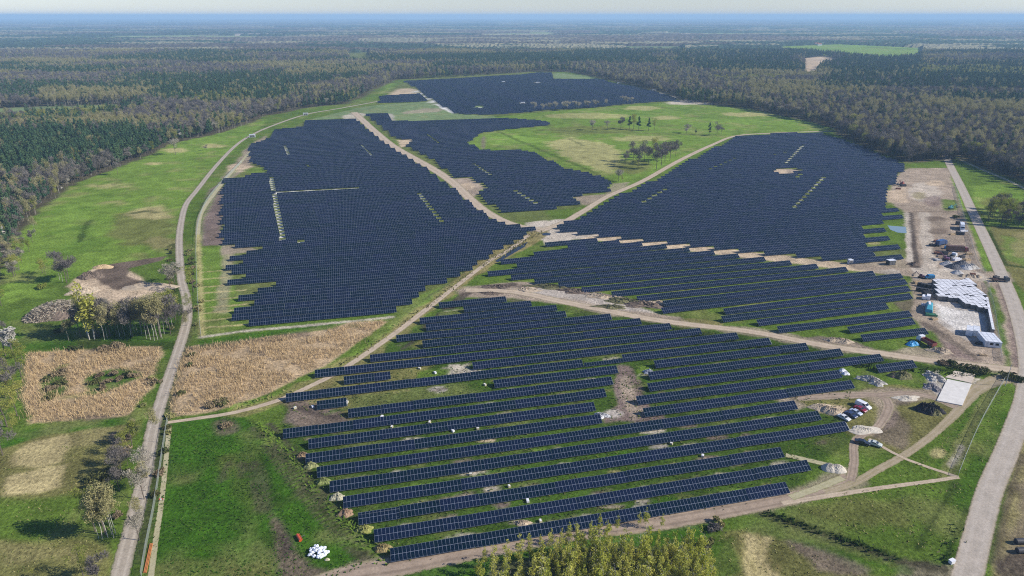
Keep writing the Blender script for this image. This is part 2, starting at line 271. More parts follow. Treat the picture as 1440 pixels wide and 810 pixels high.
 ('l', [(1279,300),(1281,330),(1287,375)], 'mud', 1, 1.5, .9, 5), ('l', [(1275,300),(1277,330),(1280,368)], 'pale', .8, 1.5, .9, 3.2), ('l', [(1300,300),(1303,340),(1308,380)], 'pale', 1.5, 3, .8, 7), ('p', ell(1315,308,14,4), 'brown', 2, 4, .8), ('p', ell(1320,325,16,5), 'brown', 2, 4, .7), ('l', [(1285,298),(1345,298)], 'brown', 2, 2, .7, 3),
 ('p', ell(1325,352,16,12), 'brown', 2, 4, .7), ('p', [(1282,378),(1330,378),(1400,386),(1410,398),(1350,392),(1290,392)], 'pale', 2, 4, .85), ('p', ell(1350,375,22,6), 'gravel', 2, 4, .8),
 ('p', [(1312,420),(1360,428),(1386,445),(1390,478),(1360,478),(1340,468),(1318,452)], 'gravel', 1, 2, 1), ('p', [(1320,430),(1375,440),(1380,465),(1345,465),(1322,448)], 'white', 2, 4, .6),
 ('p', [(1255,425),(1290,420),(1297,440),(1290,452),(1262,432)], 'brown', 1.5, 3, .8), ('l', [(1288,400),(1293,425),(1290,445),(1305,462),(1330,480),(1350,490)], 'dirt', 1, 2, .9, 5), ('l', [(1300,455),(1325,470),(1345,485),(1375,505)], 'mud', 1.5, 3, .6, 4), ('p', [(1310,470),(1345,488),(1380,510),(1340,508),(1325,498)], 'soil', 2, 4, .8),
 ('p', [(1225,490),(1250,472),(1310,465),(1330,490),(1320,500),(1240,498)], 'grass', 2, 3, .95), ('p', [(1240,495),(1290,488),(1330,498),(1335,508),(1270,505)], 'dirt', 1.5, 3, .8),
 ('p', [(1355,300),(1370,335),(1385,375),(1395,378),(1380,330),(1350,262),(1340,240),(1338,252)], 'meadow', 1.5, 2, 1), ('p', [(1385,395),(1398,420),(1412,470),(1418,500),(1412,500),(1400,455),(1390,415)], 'lush', 1, 2, .8),
 ('p', [(1395,395),(1415,400),(1432,450),(1440,520),(1440,560),(1425,540),(1420,500),(1410,440)], 'dirt', 1.5, 3, 1), ('l', [(1405,400),(1420,440),(1428,490),(1430,540)], 'soil', 1.5, 2, .7, 2.5), ('p', [(1378,382),(1420,382),(1425,396),(1400,398)], 'dirt', 2, 3, .9),
 ('p', [(1365,262),(1400,258),(1440,270),(1600,300),(1600,380),(1440,322),(1395,318),(1380,300)], 'meadow', 3, 5, 1), ('p', ell(1400,285,20,7), 'olive', 4, 6, .7), ('p', [(1390,318),(1440,320),(1600,380),(1600,470),(1440,410),(1410,370)], 'olive', 2, 4, 1), ('p', [(1405,330),(1440,335),(1600,390),(1440,375),(1412,360)], 'lightgreen', 4, 8, .6), ('p', ell(1435,345,14,18), 'dry', 4, 8, .7), ('l', [(1390,325),(1402,350),(1412,372),(1440,376)], 'dark', 1.5, 2, .8, 3.5),
 ('l', [(640,406),(720,410),(790,424),(840,434),(900,446),(960,455),(1060,467),(1160,486),(1240,497),(1310,507),(1405,518)], 'dirt', 2, 7, .75, 9), ('l', [(715,352),(690,366),(642,402),(597,437),(548,474),(482,519),(430,546),(388,564),(335,580)], 'bank', 2, 7, .7, 8), ('l', [(480,807),(560,797),(640,780),(740,760),(830,746),(920,736),(1000,722),(1100,703),(1160,689),(1196,674)], 'dirt', 2, 7, .7, 10),
 # car park and lower right
 ('p', [(1120,562),(1195,552),(1255,540),(1310,545),(1362,566),(1345,590),(1300,620),(1270,642),(1222,622),(1190,606),(1200,592),(1150,578)], 'olive', 2, 4, 1), ('p', [(1195,552),(1250,545),(1310,545),(1340,560),(1300,562),(1262,570),(1255,600),(1230,608),(1240,575),(1220,560)], 'dirt', 2, 4, .85),
 ('p', [(1250,570),(1275,600),(1270,632),(1232,612)], 'soil', 3, 6, .6), ('p', ell(1216,606,14,5), 'sand', 1, 2, .9), ('p', ell(1170,576,20,6), 'sand', 1, 2, .9), ('p', ell(1275,560,16,4), 'pale', 1.5, 3, .6), ('p', ell(1270,567,14,4), 'mud', 1, 2, .6),
 ('p', [(1300,525),(1318,520),(1340,540),(1325,565),(1305,545)], 'gravel', 1, 3, .9), ('p', [(1360,530),(1380,532),(1375,560),(1350,570)], 'pale', 1.5, 2, .9),
 ('p', [(1205,625),(1260,640),(1230,665),(1207,680)], 'grass', 1.5, 2, 1), ('p', [(1240,672),(1310,632),(1345,590),(1390,545),(1430,542),(1440,560),(1345,672)], 'grass', 1.5, 2, 1), ('p', [(1315,660),(1345,600),(1385,545),(1400,545),(1360,600),(1335,665)], 'lush', 2, 3, .6),
 ('p', ell(1320,637,11,7), 'straw', 1, 1.5, .7), ('l', [(1330,670),(1350,630),(1375,580),(1395,550)], 'dry', 1, 3, .45, 4), ('l', [(1336,655),(1348,640),(1352,628)], 'pale', .8, 2, .7, 1.6), ('p', ell(1365,590,6,12), 'dull', 1, 2, .5),
 ('p', [(1080,718),(1190,692),(1345,674),(1432,548),(1420,580),(1375,700),(1342,795),(1320,800),(1250,772),(1150,735)], 'grass', 1, 2, 1), ('p', [(1120,715),(1190,700),(1290,690),(1290,740),(1200,745)], 'olive', 5, 8, .6), ('p', [(1340,690),(1425,560),(1345,792),(1320,795)], 'lush', 2, 3, .6),
 ('p', [(1005,730),(1080,718),(1160,742),(1270,778),(1340,800),(1345,900),(960,900),(985,750)], 'grass', 1.5, 3, 1), ('p', [(1020,748),(1060,745),(1090,760),(1150,775),(1200,800),(1250,815),(1250,900),(990,900),(1000,800)], 'olive', 2, 4, .9),
 ('p', [(1050,750),(1085,755),(1075,790),(1110,830),(1060,830),(1045,790)], 'straw', 1.5, 3, .8), ('p', [(1110,762),(1160,770),(1230,800),(1220,815),(1150,800)], 'soil', 2, 4, .7), ('p', [(985,770),(1030,755),(1040,800),(1000,830),(975,830)], 'lush', 2, 3, .6), ('p', [(1265,785),(1345,798),(1340,830),(1250,830)], 'dirt', 1.5, 3, .7), ('l', [(1060,742),(1120,752),(1200,780),(1270,800)], 'lush', 1, 2, .6, 5),
 ('l', [(1075,722),(1130,742),(1200,766),(1262,788),(1325,800)], 'floor', .8, 1, .9, 3.2), ('l', [(1078,720),(1133,739),(1203,763),(1265,785)], 'dark', .8, 1, .9, 2), ('l', [(1064,724),(1120,746),(1190,772),(1255,795)], 'dull', 1, 1.5, .8, 2.5), ('l', [(1290,770),(1320,720),(1345,680)], 'dark', 1, 1.5, .7, 2.5), ('l', [(1330,790),(1342,760),(1360,715)], 'dark', 1, 1.5, .7, 2),
 ('p', [(1440,570),(1425,640),(1410,700),(1395,800),(1390,900),(1700,900),(1700,560)], 'dry', 1.5, 2, 1), ('p', [(1440,640),(1420,740),(1405,800),(1700,860),(1700,640)], 'soil', 3, 6, .5), ('p', [(1402,790),(1420,775),(1440,778),(1470,800),(1440,830),(1400,810)], 'mud', 1.5, 3, .8), ('l', [(1437,640),(1415,710),(1398,790)], 'mud', 1, 2.5, .6, 3),
 ('l', [(166,830),(190,720),(203,640),(213,600),(230,545),(246,495)], 'lush', 1.5, 4, .7, 4), ('l', [(196,790),(212,715),(222,660),(230,600),(242,560),(257,500),(270,450)], 'floor', 1.5, 4, .55, 3.5), ('l', [(246,470),(252,430),(245,390),(243,345)], 'dark', 1.5, 4, .7, 4),
 # grove foot by the tracks bottom
 ('p', [(560,802),(700,778),(860,752),(1000,735),(990,1000),(480,1000)], 'lush', 1.5, 3, .9), ('p', [(690,785),(990,760),(980,1000),(650,1000)], 'floor', 2, 4, .8),
]
_a = R(13.6); _d = np.array([math.cos(_a), math.sin(_a)]); _n = np.array([-math.sin(_a), math.cos(_a)])
for (x1, y1, x2, y2) in SLOTS_B + SLOTS_E + SLOTS_C + [(421,340,424,344)]:      # pale ground in each one-table gap
    A, B = G(x1, y1), G(x2, y2); ta, tb = A @ _n, B @ _n
    for k in range(16, 115):
        t = 139.2 + 7.95 * k
        if min(ta, tb) <= t <= max(ta, tb):
            sc = A @ _d + (B - A) @ _d * (t - ta) / (tb - ta); PAINT.append(('w', [tuple(_d * (sc + i) + _n * (t + j)) for i, j in ((-2.2, .6), (2.2, .6), (2.2, 4.2), (-2.2, 4.2))], 'white', .8, .6, .95))
KGAP = int(round((G(440, 270.5) @ _n - 139.2) / 7.95)); PAINT.append(('w', [tuple(_d * i + _n * (139.2 + 7.95 * KGAP + j)) for i, j in ((G(388,273) @ _d, 1.5), (G(505,267) @ _d, 1.5), (G(505,267) @ _d, 5.5), (G(388,273) @ _d, 6.5))], 'white', .8, 1, .95))
# bare patches in the alleys of the front block
for cx, cy, rx, ry, c in [(685,619,12,3,'sand'),(660,633,16,2.5,'dirt'),(588,628,16,3,'dirt'),(630,600,14,3,'gravel'),(650,649,14,3,'soil'),(668,665,20,3,'pale'),(820,618,16,2.5,'soil'),(850,610,22,3,'pale'),(915,606,18,4,'pale'),(965,598,14,3,'soil'),(1010,615,18,3,'soil'),(975,628,14,3.5,'pale'),(690,688,12,4,'pale'),(705,710,12,4,'soil'),(725,735,16,5,'pale'),(860,713,18,4,'dirt'),(905,705,12,3,'pale'),(925,628,14,3,'gravel'),(1030,652,12,3,'dirt'),(1060,638,16,3,'soil'),(1100,652,18,3,'pale'),(960,700,14,4,'dull'),(1075,660,8,3,'pale'),(800,655,16,3,'gravel'),(630,668,18,3,'dull'),(585,655,12,3,'dull'),(560,610,16,3,'dull'),(905,712,14,4,'gravel'),(840,700,14,3,'gravel'),(740,672,14,3,'dull'),(455,565,24,4,'bank'),(500,535,26,4,'bank'),(640,515,10,4,'pale'),(665,524,16,5,'gravel'),(615,548,12,3,'gravel')]:
    PAINT.append(('p', ell(cx, cy, rx, ry), c, .8, 2.5, .85))
for (x1, y1, x2, y2) in [(285,412,345,408),(285,424,365,414),(285,433,345,428),(285,441,340,435),(285,452,325,447),(285,461,350,456),(283,404,318,401),(283,393,318,390),(283,383,318,380)]:
    PAINT.append(('l', [(x1, y1), (x2, y2)], 'straw', .6, 1.2, .75, 1.3))
# trampled spots all along the alleys of the front block
_rg = random.Random(17); _P = GP([(455,520),(560,478),(640,425),(720,422),(870,445),(1100,485),(1200,520),(1190,600),(1130,660),(1100,700),(830,742),(560,790),(535,775),(400,610)])
for _ in range(420):
    t = 139.2 + 7.95 * _rg.randrange(0, 20) + _rg.uniform(4.3, 6.8); sc = _rg.uniform(-40, 260); q = _d * sc + _n * t
    if inside(q[None], _P)[0]:
        L_ = _rg.uniform(1, 5.5); W_ = _rg.uniform(.4, 1.2); PAINT.append(('w', [tuple(q + _d * L_ * math.cos(a) + _n * W_ * math.sin(a)) for a in np.linspace(0, 6.28, 9)[:-1]], _rg.choice(['soil','dirt','pale','dull','lightgreen','dry','gravel','brown','lush']), .6, 1.6, _rg.uniform(.4, .9)))
# wheel marks in the big green field
for k in range(5): PAINT.append(('l', [(352 + k*5, 600 + k*2), (392 + k*9, 660), (440 + k*11, 720), (505 + k*6, 792)], 'floor', .5, .8, .8, 1.0))
for k in range(6): PAINT.append(('l', [(300 + k*9, 680 - k*2), (322 + k*8, 650), (348 + k*5, 665), (362 + k*4, 720)], 'floor', .5, .8, .6, .8))
for k in range(3): PAINT.append(('l', [(275, 700 + k*14), (310, 705 + k*14), (345, 718 + k*16)], 'dark', .5, 1, .6, .9))
PAINT += [('l', [(357,625),(372,650),(395,720)], 'dark', .5, 1, .6, .8), ('l', [(1052,752),(1058,775),(1080,800),(1120,830)], 'straw', .5, 1, .8, 1.2), ('l', [(1066,752),(1072,775),(1095,800)], 'bank', .5, 1, .7, 1), ('l', [(1040,755),(1046,780),(1066,805)], 'bank', .5, 1, .7, 1)]
CLEARINGS = [[(1098,65),(1180,62),(1296,67),(1294,82),(1250,86),(1180,80),(1100,71)], [(1130,82),(1160,79),(1190,88),(1155,94),(1143,110),(1131,110)], [(878,65),(960,65),(962,71),(880,71)], [(975,78),(1075,80),(1075,84),(975,82)], [(-40,154),(60,150),(190,146),(190,158),(60,166),(-40,174)], [(330,47),(400,47),(400,50),(330,50)], [(1300,120),(1440,131),(1440,135),(1340,130)], [(490,74),(520,73),(520,90),(490,90)], [(1310,92),(1350,92),(1350,98),(1310,98)]]
CLR_COL = ['lightgreen', 'sand', 'pgreen', 'gravel', 'pgreen', 'pale', 'pgreen', 'dull', 'pgreen']
for p, c in zip(CLEARINGS, CLR_COL): PAINT.append(('p', p, c, 15, 20, .95))

def paint(P):
    N = len(P); x, y = P[:, 0], P[:, 1]
    n1 = fbm(x, y, 9, 3) - .5; n2 = fbm(x, y, 40, 9) - .5
    col = np.tile(np.array(C['floor']), (N, 1)); col *= (1 + .5 * n2)[:, None]
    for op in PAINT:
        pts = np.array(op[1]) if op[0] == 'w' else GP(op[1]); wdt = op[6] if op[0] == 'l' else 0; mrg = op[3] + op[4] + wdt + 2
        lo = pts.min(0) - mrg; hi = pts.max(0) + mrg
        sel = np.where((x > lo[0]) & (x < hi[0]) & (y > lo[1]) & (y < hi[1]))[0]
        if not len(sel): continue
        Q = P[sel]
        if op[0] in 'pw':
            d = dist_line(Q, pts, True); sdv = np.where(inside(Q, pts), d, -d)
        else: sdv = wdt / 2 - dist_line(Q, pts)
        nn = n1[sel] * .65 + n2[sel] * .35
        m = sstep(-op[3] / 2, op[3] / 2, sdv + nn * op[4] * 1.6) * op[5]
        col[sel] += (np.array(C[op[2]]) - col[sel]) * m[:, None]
    far = sstep(2200, 2700, y) * sstep(.55, .62, fbm(x * .35, y, 420, 95)); tone = np.where(fbm(x * .3, y, 300, 96)[:, None] > .5, np.array((.22, .27, .12)), np.array((.34, .30, .20)))
    col += (tone - col) * far[:, None]
    # dry tufts and damp spots in anything green
    green = np.clip((col[:, 1] - col[:, 0] * 1.05) * 14, 0, 1)
    t = sstep(.53, .78, fbm(x, y, 17, 21)) * green * .42
    col += (np.array(C['dry']) - col) * t[:, None]
    t = sstep(.55, .8, fbm(x, y, 26, 31)) * green * .35
    col += (np.array(C['lush']) - col) * t[:, None]
    col *= (1 + .5 * (fbm(x, y, 5, 41) - .5) + .4 * (fbm(x, y, 70, 51) - .5))[:, None]
    return np.clip(col, .008, .8)

def axis(lim, step, far):
    a = list(np.arange(-lim, lim + step * .5, step)); g = []; s = step; v = lim
    while v < far: s *= 1.5; v += s; g.append(min(v, far))
    return np.array([-q for q in g[::-1]] + a + g)
bands = [(axis(345, 1.25, 26000), np.arange(60, 421.2, 1.25)), (axis(900, 2.5, 26000), np.arange(420, 1101, 2.5)), (axis(2600, 12, 26000), np.arange(1100, 3021, 12.)),
         (axis(2600, 60, 26000), np.array([3020 + 60 * (1.05 ** i - 1) / .05 for i in range(64)])), (axis(400, 50, 26000), np.array([-3000, -800, -200, 0, 60.]))]
bands[1][1][0] = bands[0][1][-1]; bands[2][1][0] = bands[1][1][-1]; bands[3][1][0] = bands[2][1][-1]
VV, QQ = [], []; off = 0
for xs, ys in bands:
    X, Y = np.meshgrid(xs, ys); n, m = X.shape
    VV.append(np.stack([X.ravel(), Y.ravel()], 1)); I = np.arange(n * m).reshape(n, m) + off
    QQ.append(np.stack([I[:-1, :-1].ravel(), I[:-1, 1:].ravel(), I[1:, 1:].ravel(), I[1:, :-1].ravel()], 1)); off += n * m
VV = np.concatenate(VV); QQ = np.concatenate(QQ)
gcol = paint(VV)

def ground_mat():
    m = bpy.data.materials.new('ground_cover'); m.use_nodes = True; nt = m.node_tree; b = nt.nodes['Principled BSDF']; N, L = nt.nodes.new, nt.links.new
    b.inputs['Roughness'].default_value = .95; b.inputs['Specular IOR Level'].default_value = .0
    at = N('ShaderNodeAttribute'); at.attribute_name = 'cover'
    tc = N('ShaderNodeNewGeometry')
    def noise(scale, det, rough):
        n = N('ShaderNodeTexNoise'); n.inputs['Scale'].default_value = scale; n.inputs['Detail'].default_value = det; n.inputs['Roughness'].default_value = rough
        L(tc.outputs['Position'], n.inputs['Vector']); return n.outputs['Fac']
    def rng(src, a, c, lo, hi):
        r = N('ShaderNodeMapRange'); r.inputs['From Min'].default_value = a; r.inputs['From Max'].default_value = c; r.inputs['To Min'].default_value = lo; r.inputs['To Max'].default_value = hi
        L(src, r.inputs['Value']); return r.outputs[0]
    f1 = rng(noise(.9, 5, .75), .3, .7, .36, 1.64); f2 = rng(noise(.12, 3, .6), .3, .7, .78, 1.22)
    mu = N('ShaderNodeMath'); mu.operation = 'MULTIPLY'; L(f1, mu.inputs[0]); L(f2, mu.inputs[1])
    sc = N('ShaderNodeVectorMath'); sc.operation = 'SCALE'; L(at.outputs['Color'], sc.inputs[0]); L(mu.outputs[0], sc.inputs['Scale'])
    # scattered pale dry blades
    mx = N('ShaderNodeMix'); mx.data_type = 'RGBA'; L(sc.outputs[0], mx.inputs['A']); mx.inputs['B'].default_value = (.24, .21, .10, 1)
    L(rng(noise(.45, 6, .8), .56, .74, 0, .42), mx.inputs['Factor']); L(mx.outputs['Result'], b.inputs['Base Color'])
    bp = N('ShaderNodeBump'); bp.inputs['Strength'].default_value = .9; bp.inputs['Distance'].default_value = .55; L(noise(.7, 6, .75), bp.inputs['Height']); L(bp.outputs[0], b.inputs['Normal'])
    return m
gz = np.zeros(len(VV))
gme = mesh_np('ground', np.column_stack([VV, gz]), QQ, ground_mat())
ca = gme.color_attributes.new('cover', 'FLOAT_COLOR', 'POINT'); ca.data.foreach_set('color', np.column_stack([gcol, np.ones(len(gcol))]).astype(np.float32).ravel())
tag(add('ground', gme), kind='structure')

# ------------------------------------------------------------------ roads and tracks
def spline(P, step):
    P = np.asarray(P); out = []
    for i in range(len(P) - 1):
        p0 = P[max(i-1, 0)]; p1 = P[i]; p2 = P[i+1]; p3 = P[min(i+2, len(P)-1)]
        n = max(2, int(np.linalg.norm(p2 - p1) / step))
        for k in range(n):
            t = k / n; out.append(.5 * ((2*p1) + (-p0+p2)*t + (2*p0-5*p1+4*p2-p3)*t*t + (-p0+3*p1-3*p2+p3)*t**3))
    out.append(P[-1]); return np.array(out)
def road_mat(name, c1, c2, edge, ruts=0.0, rutcol=(.2,.16,.12), fray=.35):
    m = bpy.data.materials.new(name); m.use_nodes = True; nt = m.node_tree; b = nt.nodes['Principled BSDF']; N, L = nt.nodes.new, nt.links.new
    b.inputs['Roughness'].default_value = .9; b.inputs['Specular IOR Level'].default_value = .15
    geo = N('ShaderNodeNewGeometry'); uv = N('ShaderNodeUVMap'); uv.uv_map = 'UVMap'; sp = N('ShaderNodeSeparateXYZ'); L(uv.outputs[0], sp.inputs[0])
    def noise(scale, det=5, rough=.7):
        n = N('ShaderNodeTexNoise'); n.inputs['Scale'].default_value = scale; n.inputs['Detail'].default_value = det; n.inputs['Roughness'].default_value = rough; L(geo.outputs['Position'], n.inputs['Vector']); return n.outputs['Fac']
    def math2(op, a, c=None):
        n = N('ShaderNodeMath'); n.operation = op
        for i, q in enumerate((a, c)):
            if q is None: continue
            if isinstance(q, (int, float)): n.inputs[i].default_value = q
            else: L(q, n.inputs[i])
        return n.outputs[0]
    def rng(src, a, c, lo, hi):
        r = N('ShaderNodeMapRange'); r.inputs['From Min'].default_value = a; r.inputs['From Max'].default_value = c; r.inputs['To Min'].default_value = lo; r.inputs['To Max'].default_value = hi; L(src, r.inputs['Value']); return r.outputs[0]
    mx = N('ShaderNodeMix'); mx.data_type = 'RGBA'; mx.inputs['A'].default_value = (*c1, 1); mx.inputs['B'].default_value = (*c2, 1); L(rng(noise(.25), .35, .65, 0, 1), mx.inputs['Factor']); col = mx.outputs['Result']
    e = math2('ABSOLUTE', sp.outputs[0], None)                      # 0 in the middle, 1 at the edge
    if ruts:
        d = math2('ABSOLUTE', math2('SUBTRACT', e, .42), None); k = math2('MULTIPLY', rng(d, .05, .2, ruts, 0), rng(noise(.4), .3, .6, .2, 1))
        m2 = N('ShaderNodeMix'); m2.data_type = 'RGBA'; L(col, m2.inputs['A']); m2.inputs['B'].default_value = (*rutcol, 1); L(k, m2.inputs['Factor']); col = m2.outputs['Result']
    m3 = N('ShaderNodeMix'); m3.data_type = 'RGBA'; L(col, m3.inputs['A']); m3.inputs['B'].default_value = (*edge, 1); L(rng(math2('ADD', e, math2('MULTIPLY', math2('SUBTRACT', noise(.5), .5), .5)), .7, .95, 0, .8), m3.inputs['Factor']); col = m3.outputs['Result']
    sc = N('ShaderNodeVectorMath'); sc.operation = 'SCALE'; L(col, sc.inputs[0]); L(rng(noise(1.6, 5, .8), .3, .7, .78, 1.2), sc.inputs['Scale']); L(sc.outputs[0], b.inputs['Base Color'])
    al = rng(math2('ADD', e, math2('MULTIPLY', math2('SUBTRACT', noise(.55, 5, .75), .5), fray * 2.2)), .86, 1.0, 1, 0); L(al, b.inputs['Alpha'])
    bp = N('ShaderNodeBump'); bp.inputs['Strength'].default_value = .35; bp.inputs['Distance'].default_value = .25; L(noise(.9), bp.inputs['Height']); L(bp.outputs[0], b.inputs['Normal'])
    return m
def ribbon(name, px, width, m, z=.02, step=3.0, world=False):
    P = spline(np.asarray(px, float) if world else GP(px), step); n = len(P); d = np.gradient(P, axis=0); d /= np.linalg.norm(d, axis=1)[:, None] + 1e-9
    nr = np.stack([-d[:, 1], d[:, 0]], 1); W = np.interp(np.linspace(0, 1, n), np.linspace(0, 1, len(width)), width) if isinstance(width, (list, tuple)) else np.full(n, width)
    us = np.array([-1, -.6, -.2, .2, .6, 1.]); V = []; Lg = np.concatenate([[0], np.cumsum(np.linalg.norm(np.diff(P, axis=0), axis=1))])
    for i in range(n):
        for u in us: q = P[i] + nr[i] * u * W[i] * .5; V.append((q[0], q[1], z))
    k = len(us); I = np.arange(n * k).reshape(n, k)
    Q = np.stack([I[:-1, :-1].ravel(), I[:-1, 1:].ravel(), I[1:, 1:].ravel(), I[1:, :-1].ravel()], 1)
    UV = np.stack([np.tile(us, n), np.repeat(Lg * .1, k)], 1)[Q.ravel()]
    me = mesh_np(name, V, Q, m, uv=UV); return tag(add(name, me), kind='structure')
asph = road_mat('worn_asphalt', (.44,.38,.31), (.34,.295,.24), (.38,.31,.21), .35, (.50,.44,.37), fray=.16)
gravel = road_mat('gravel_road', (.40,.34,.265), (.31,.265,.205), (.17,.165,.08), .75, (.50,.435,.345), fray=.5)
track = road_mat('dirt_track', (.39,.30,.22), (.27,.205,.15), (.24,.22,.11), .7, (.19,.145,.105), fray=.5)
sandt = road_mat('sandy_track', (.50,.40,.285), (.37,.29,.205), (.26,.23,.12), .45, (.58,.48,.36), fray=.5)
faint = road_mat('faint_track', (.42,.38,.24), (.34,.31,.17), (.25,.24,.11), .2, (.45,.4,.28), fray=.6)
faint2 = road_mat('worn_track', (.36,.29,.19), (.28,.23,.13), (.24,.22,.10), .6, (.40,.33,.24), fray=.55)
ribbon('road', [(1318,190),(1333,226),(1351,262),(1370,303),(1390,345),(1411,392),(1427,432),(1440,478),(1446,520),(1441,562),(1428,602),(1413,641),(1392,690),(1377,744),(1364,795),(1338,890),(1300,1050)], 7.0, asph, .06)
ribbon('gravel_road', [(100,1050),(150,880),(177,775),(193,715),(206,655),(216,600),(234,542),(250,495),(263,450),(262,420),(255,390),(252,342),(255,312),(262,287),(278,266),(305,232),(330,206),(350,192),(380,178),(430,161),(480,152),(540,141)], [5.0,5.0,4.8,4.6,4.6,4.4,4.4,4.6,5.4,5.4], gravel, .03)
ribbon('dirt_track', [(744,330),(715,352),(690,366),(642,402),(597,437),(548,474),(482,519),(430,546),(388,564),(330,580),(280,588),(236,594)], [3.6,3.2,3.2,3.4,3.6,3.6,3.2,2.8,2], sandt, .03)
ribbon('dirt_track', [(655,408),(720,410),(790,424),(840,434),(900,446),(960,455),(1060,467),(1160,486),(1240,497),(1310,507),(1405,518),(1436,522)], [6,6,6.5,6,5.5,5.5,6,6,7], sandt, .034)
ribbon('dirt_track', [(430,830),(500,806),(560,797),(640,780),(740,760),(830,746),(920,736),(1000,722),(1100,703),(1160,689),(1196,672)], [8,7,7,6.5,6.5,6,6], track, .03)
ribbon('dirt_track', [(1196,676),(1201,650),(1201,625),(1212,612),(1235,600),(1250,570),(1235,556),(1190,556),(1120,560)], [3,3,3,3.2,4,5,5,4], track, .038)
ribbon('dirt_track', [(1160,692),(1200,680),(1232,662),(1275,638),(1312,611),(1345,580),(1372,549),(1405,534),(1438,530)], [2.6,2.8,2.8,3,4,6,8], faint2, .034)
ribbon('dirt_track', [(1235,556),(1270,553),(1310,558),(1345,573)], 4.5, track, .042)
ribbon('trench_strip', [(1100,708),(1160,698),(1240,686),(1300,678),(1348,671)], [2,2.2,1.8,1.6], sandt, .044)
ribbon('trench_strip', [(1222,617),(1240,628),(1275,646),(1320,662),(1348,671)], 1.5, sandt, .048)
ribbon('sand_track', [(498,158),(511,170),(526,184),(549,203),(577,220),(606,236),(636,256),(667,285),(696,305),(730,318),(768,323)], [11,11,11,11,11,10,9,8], sandt, .05)
ribbon('sand_track', [(756,326),(792,313),(822,296),(855,276),(905,254),(955,226),(1003,203),(1036,191),(1090,187),(1150,185),(1172,184)], [7,6,6,6,6,5,5,5], sandt, .054)
ribbon('dirt_track', [(1345,222),(1380,238),(1420,255),(1480,285)], 4, faint, .05)
ribbon('faint_track', [(278,330),(283,300),(305,268),(335,232),(362,205),(395,187)], 3.4, faint, .036)
ribbon('faint_track', [(212,812),(219,760),(229,690),(238,600)], 1.6, faint, .04)
ribbon('faint_track', [(1105,640),(1140,648),(1190,660)], 2.4, faint, .05)
ribbon('faint_track', [(1112,700),(1150,686),(1185,672)], 2.6, faint, .05)
# water
def sheet(name, px, m, z): 
    P = GP(px); bm = bmesh.new(); bm.faces.new([bm.verts.new((p[0], p[1], z)) for p in P]); bmesh.ops.recalc_face_normals(bm, faces=bm.faces[:]); me = bpy.data.meshes.new(name); bm.to_mesh(me); bm.free()
    if me.polygons[0].normal.z < 0: me.flip_normals()
    me.materials.append(m); return tag(add(name, me), kind='structure')
pondm = mat('shallow_water', (.20,.27,.28), .12, .5); darkw = mat('dark_water', (.015,.016,.012), .1, .5)
sheet('water', [(1248,317),(1258,318),(1274,319),(1275,328),(1262,327),(1252,323)], pondm, .03)
sheet('water', [(761,328.5),(768,327),(775,328.5),(773,331),(764,331.3)], darkw, .03)
sheet('water', [(696,367),(722,350),(742,340),(738,347),(712,362),(700,369)], darkw, .03)
# concrete slab
conc = mat('pale_concrete', (.62,.59,.54), .85, .2, noise=(.5, .12))
SL = GP([(1317,564),(1332,534),(1366,541),(1353,571)])
b = bmesh.new(); lo = [b.verts.new((p[0], p[1], 0)) for p in SL]; hi = [b.verts.new((p[0], p[1], .35)) for p in SL]
for i in range(4): b.faces.new((lo[i], lo[(i+1)%4], hi[(i+1)%4], hi[i]))
b.faces.new(hi); bmesh.ops.recalc_face_normals(b, faces=b.faces[:]); me = bpy.data.meshes.new('slab'); b.to_mesh(me); b.free(); me.materials.append(conc)
tag(add('concrete_slab', me), 'large pale concrete slab beside the rubble at the dirt track bend', 'slab')
SL2 = GP([(1329,531),(1342,522),(1372,527),(1366,539)])
b = bmesh.new(); lo = [b.verts.new((p[0], p[1], 0)) for p in SL2]; hi = [b.verts.new((p[0], p[1], .2)) for p in SL2]
for i in range(4): b.faces.new((lo[i], lo[(i+1)%4], hi[(i+1)%4], hi[i]))
b.faces.new(hi); bmesh.ops.recalc_face_normals(b, faces=b.faces[:]); me = bpy.data.meshes.new('slab'); b.to_mesh(me); b.free(); me.materials.append(mat('sandy_concrete', (.55,.47,.38), .9, .1, noise=(.4, .2)))
tag(add('concrete_slab', me), 'sandy unfinished slab behind the bright white concrete slab', 'slab')
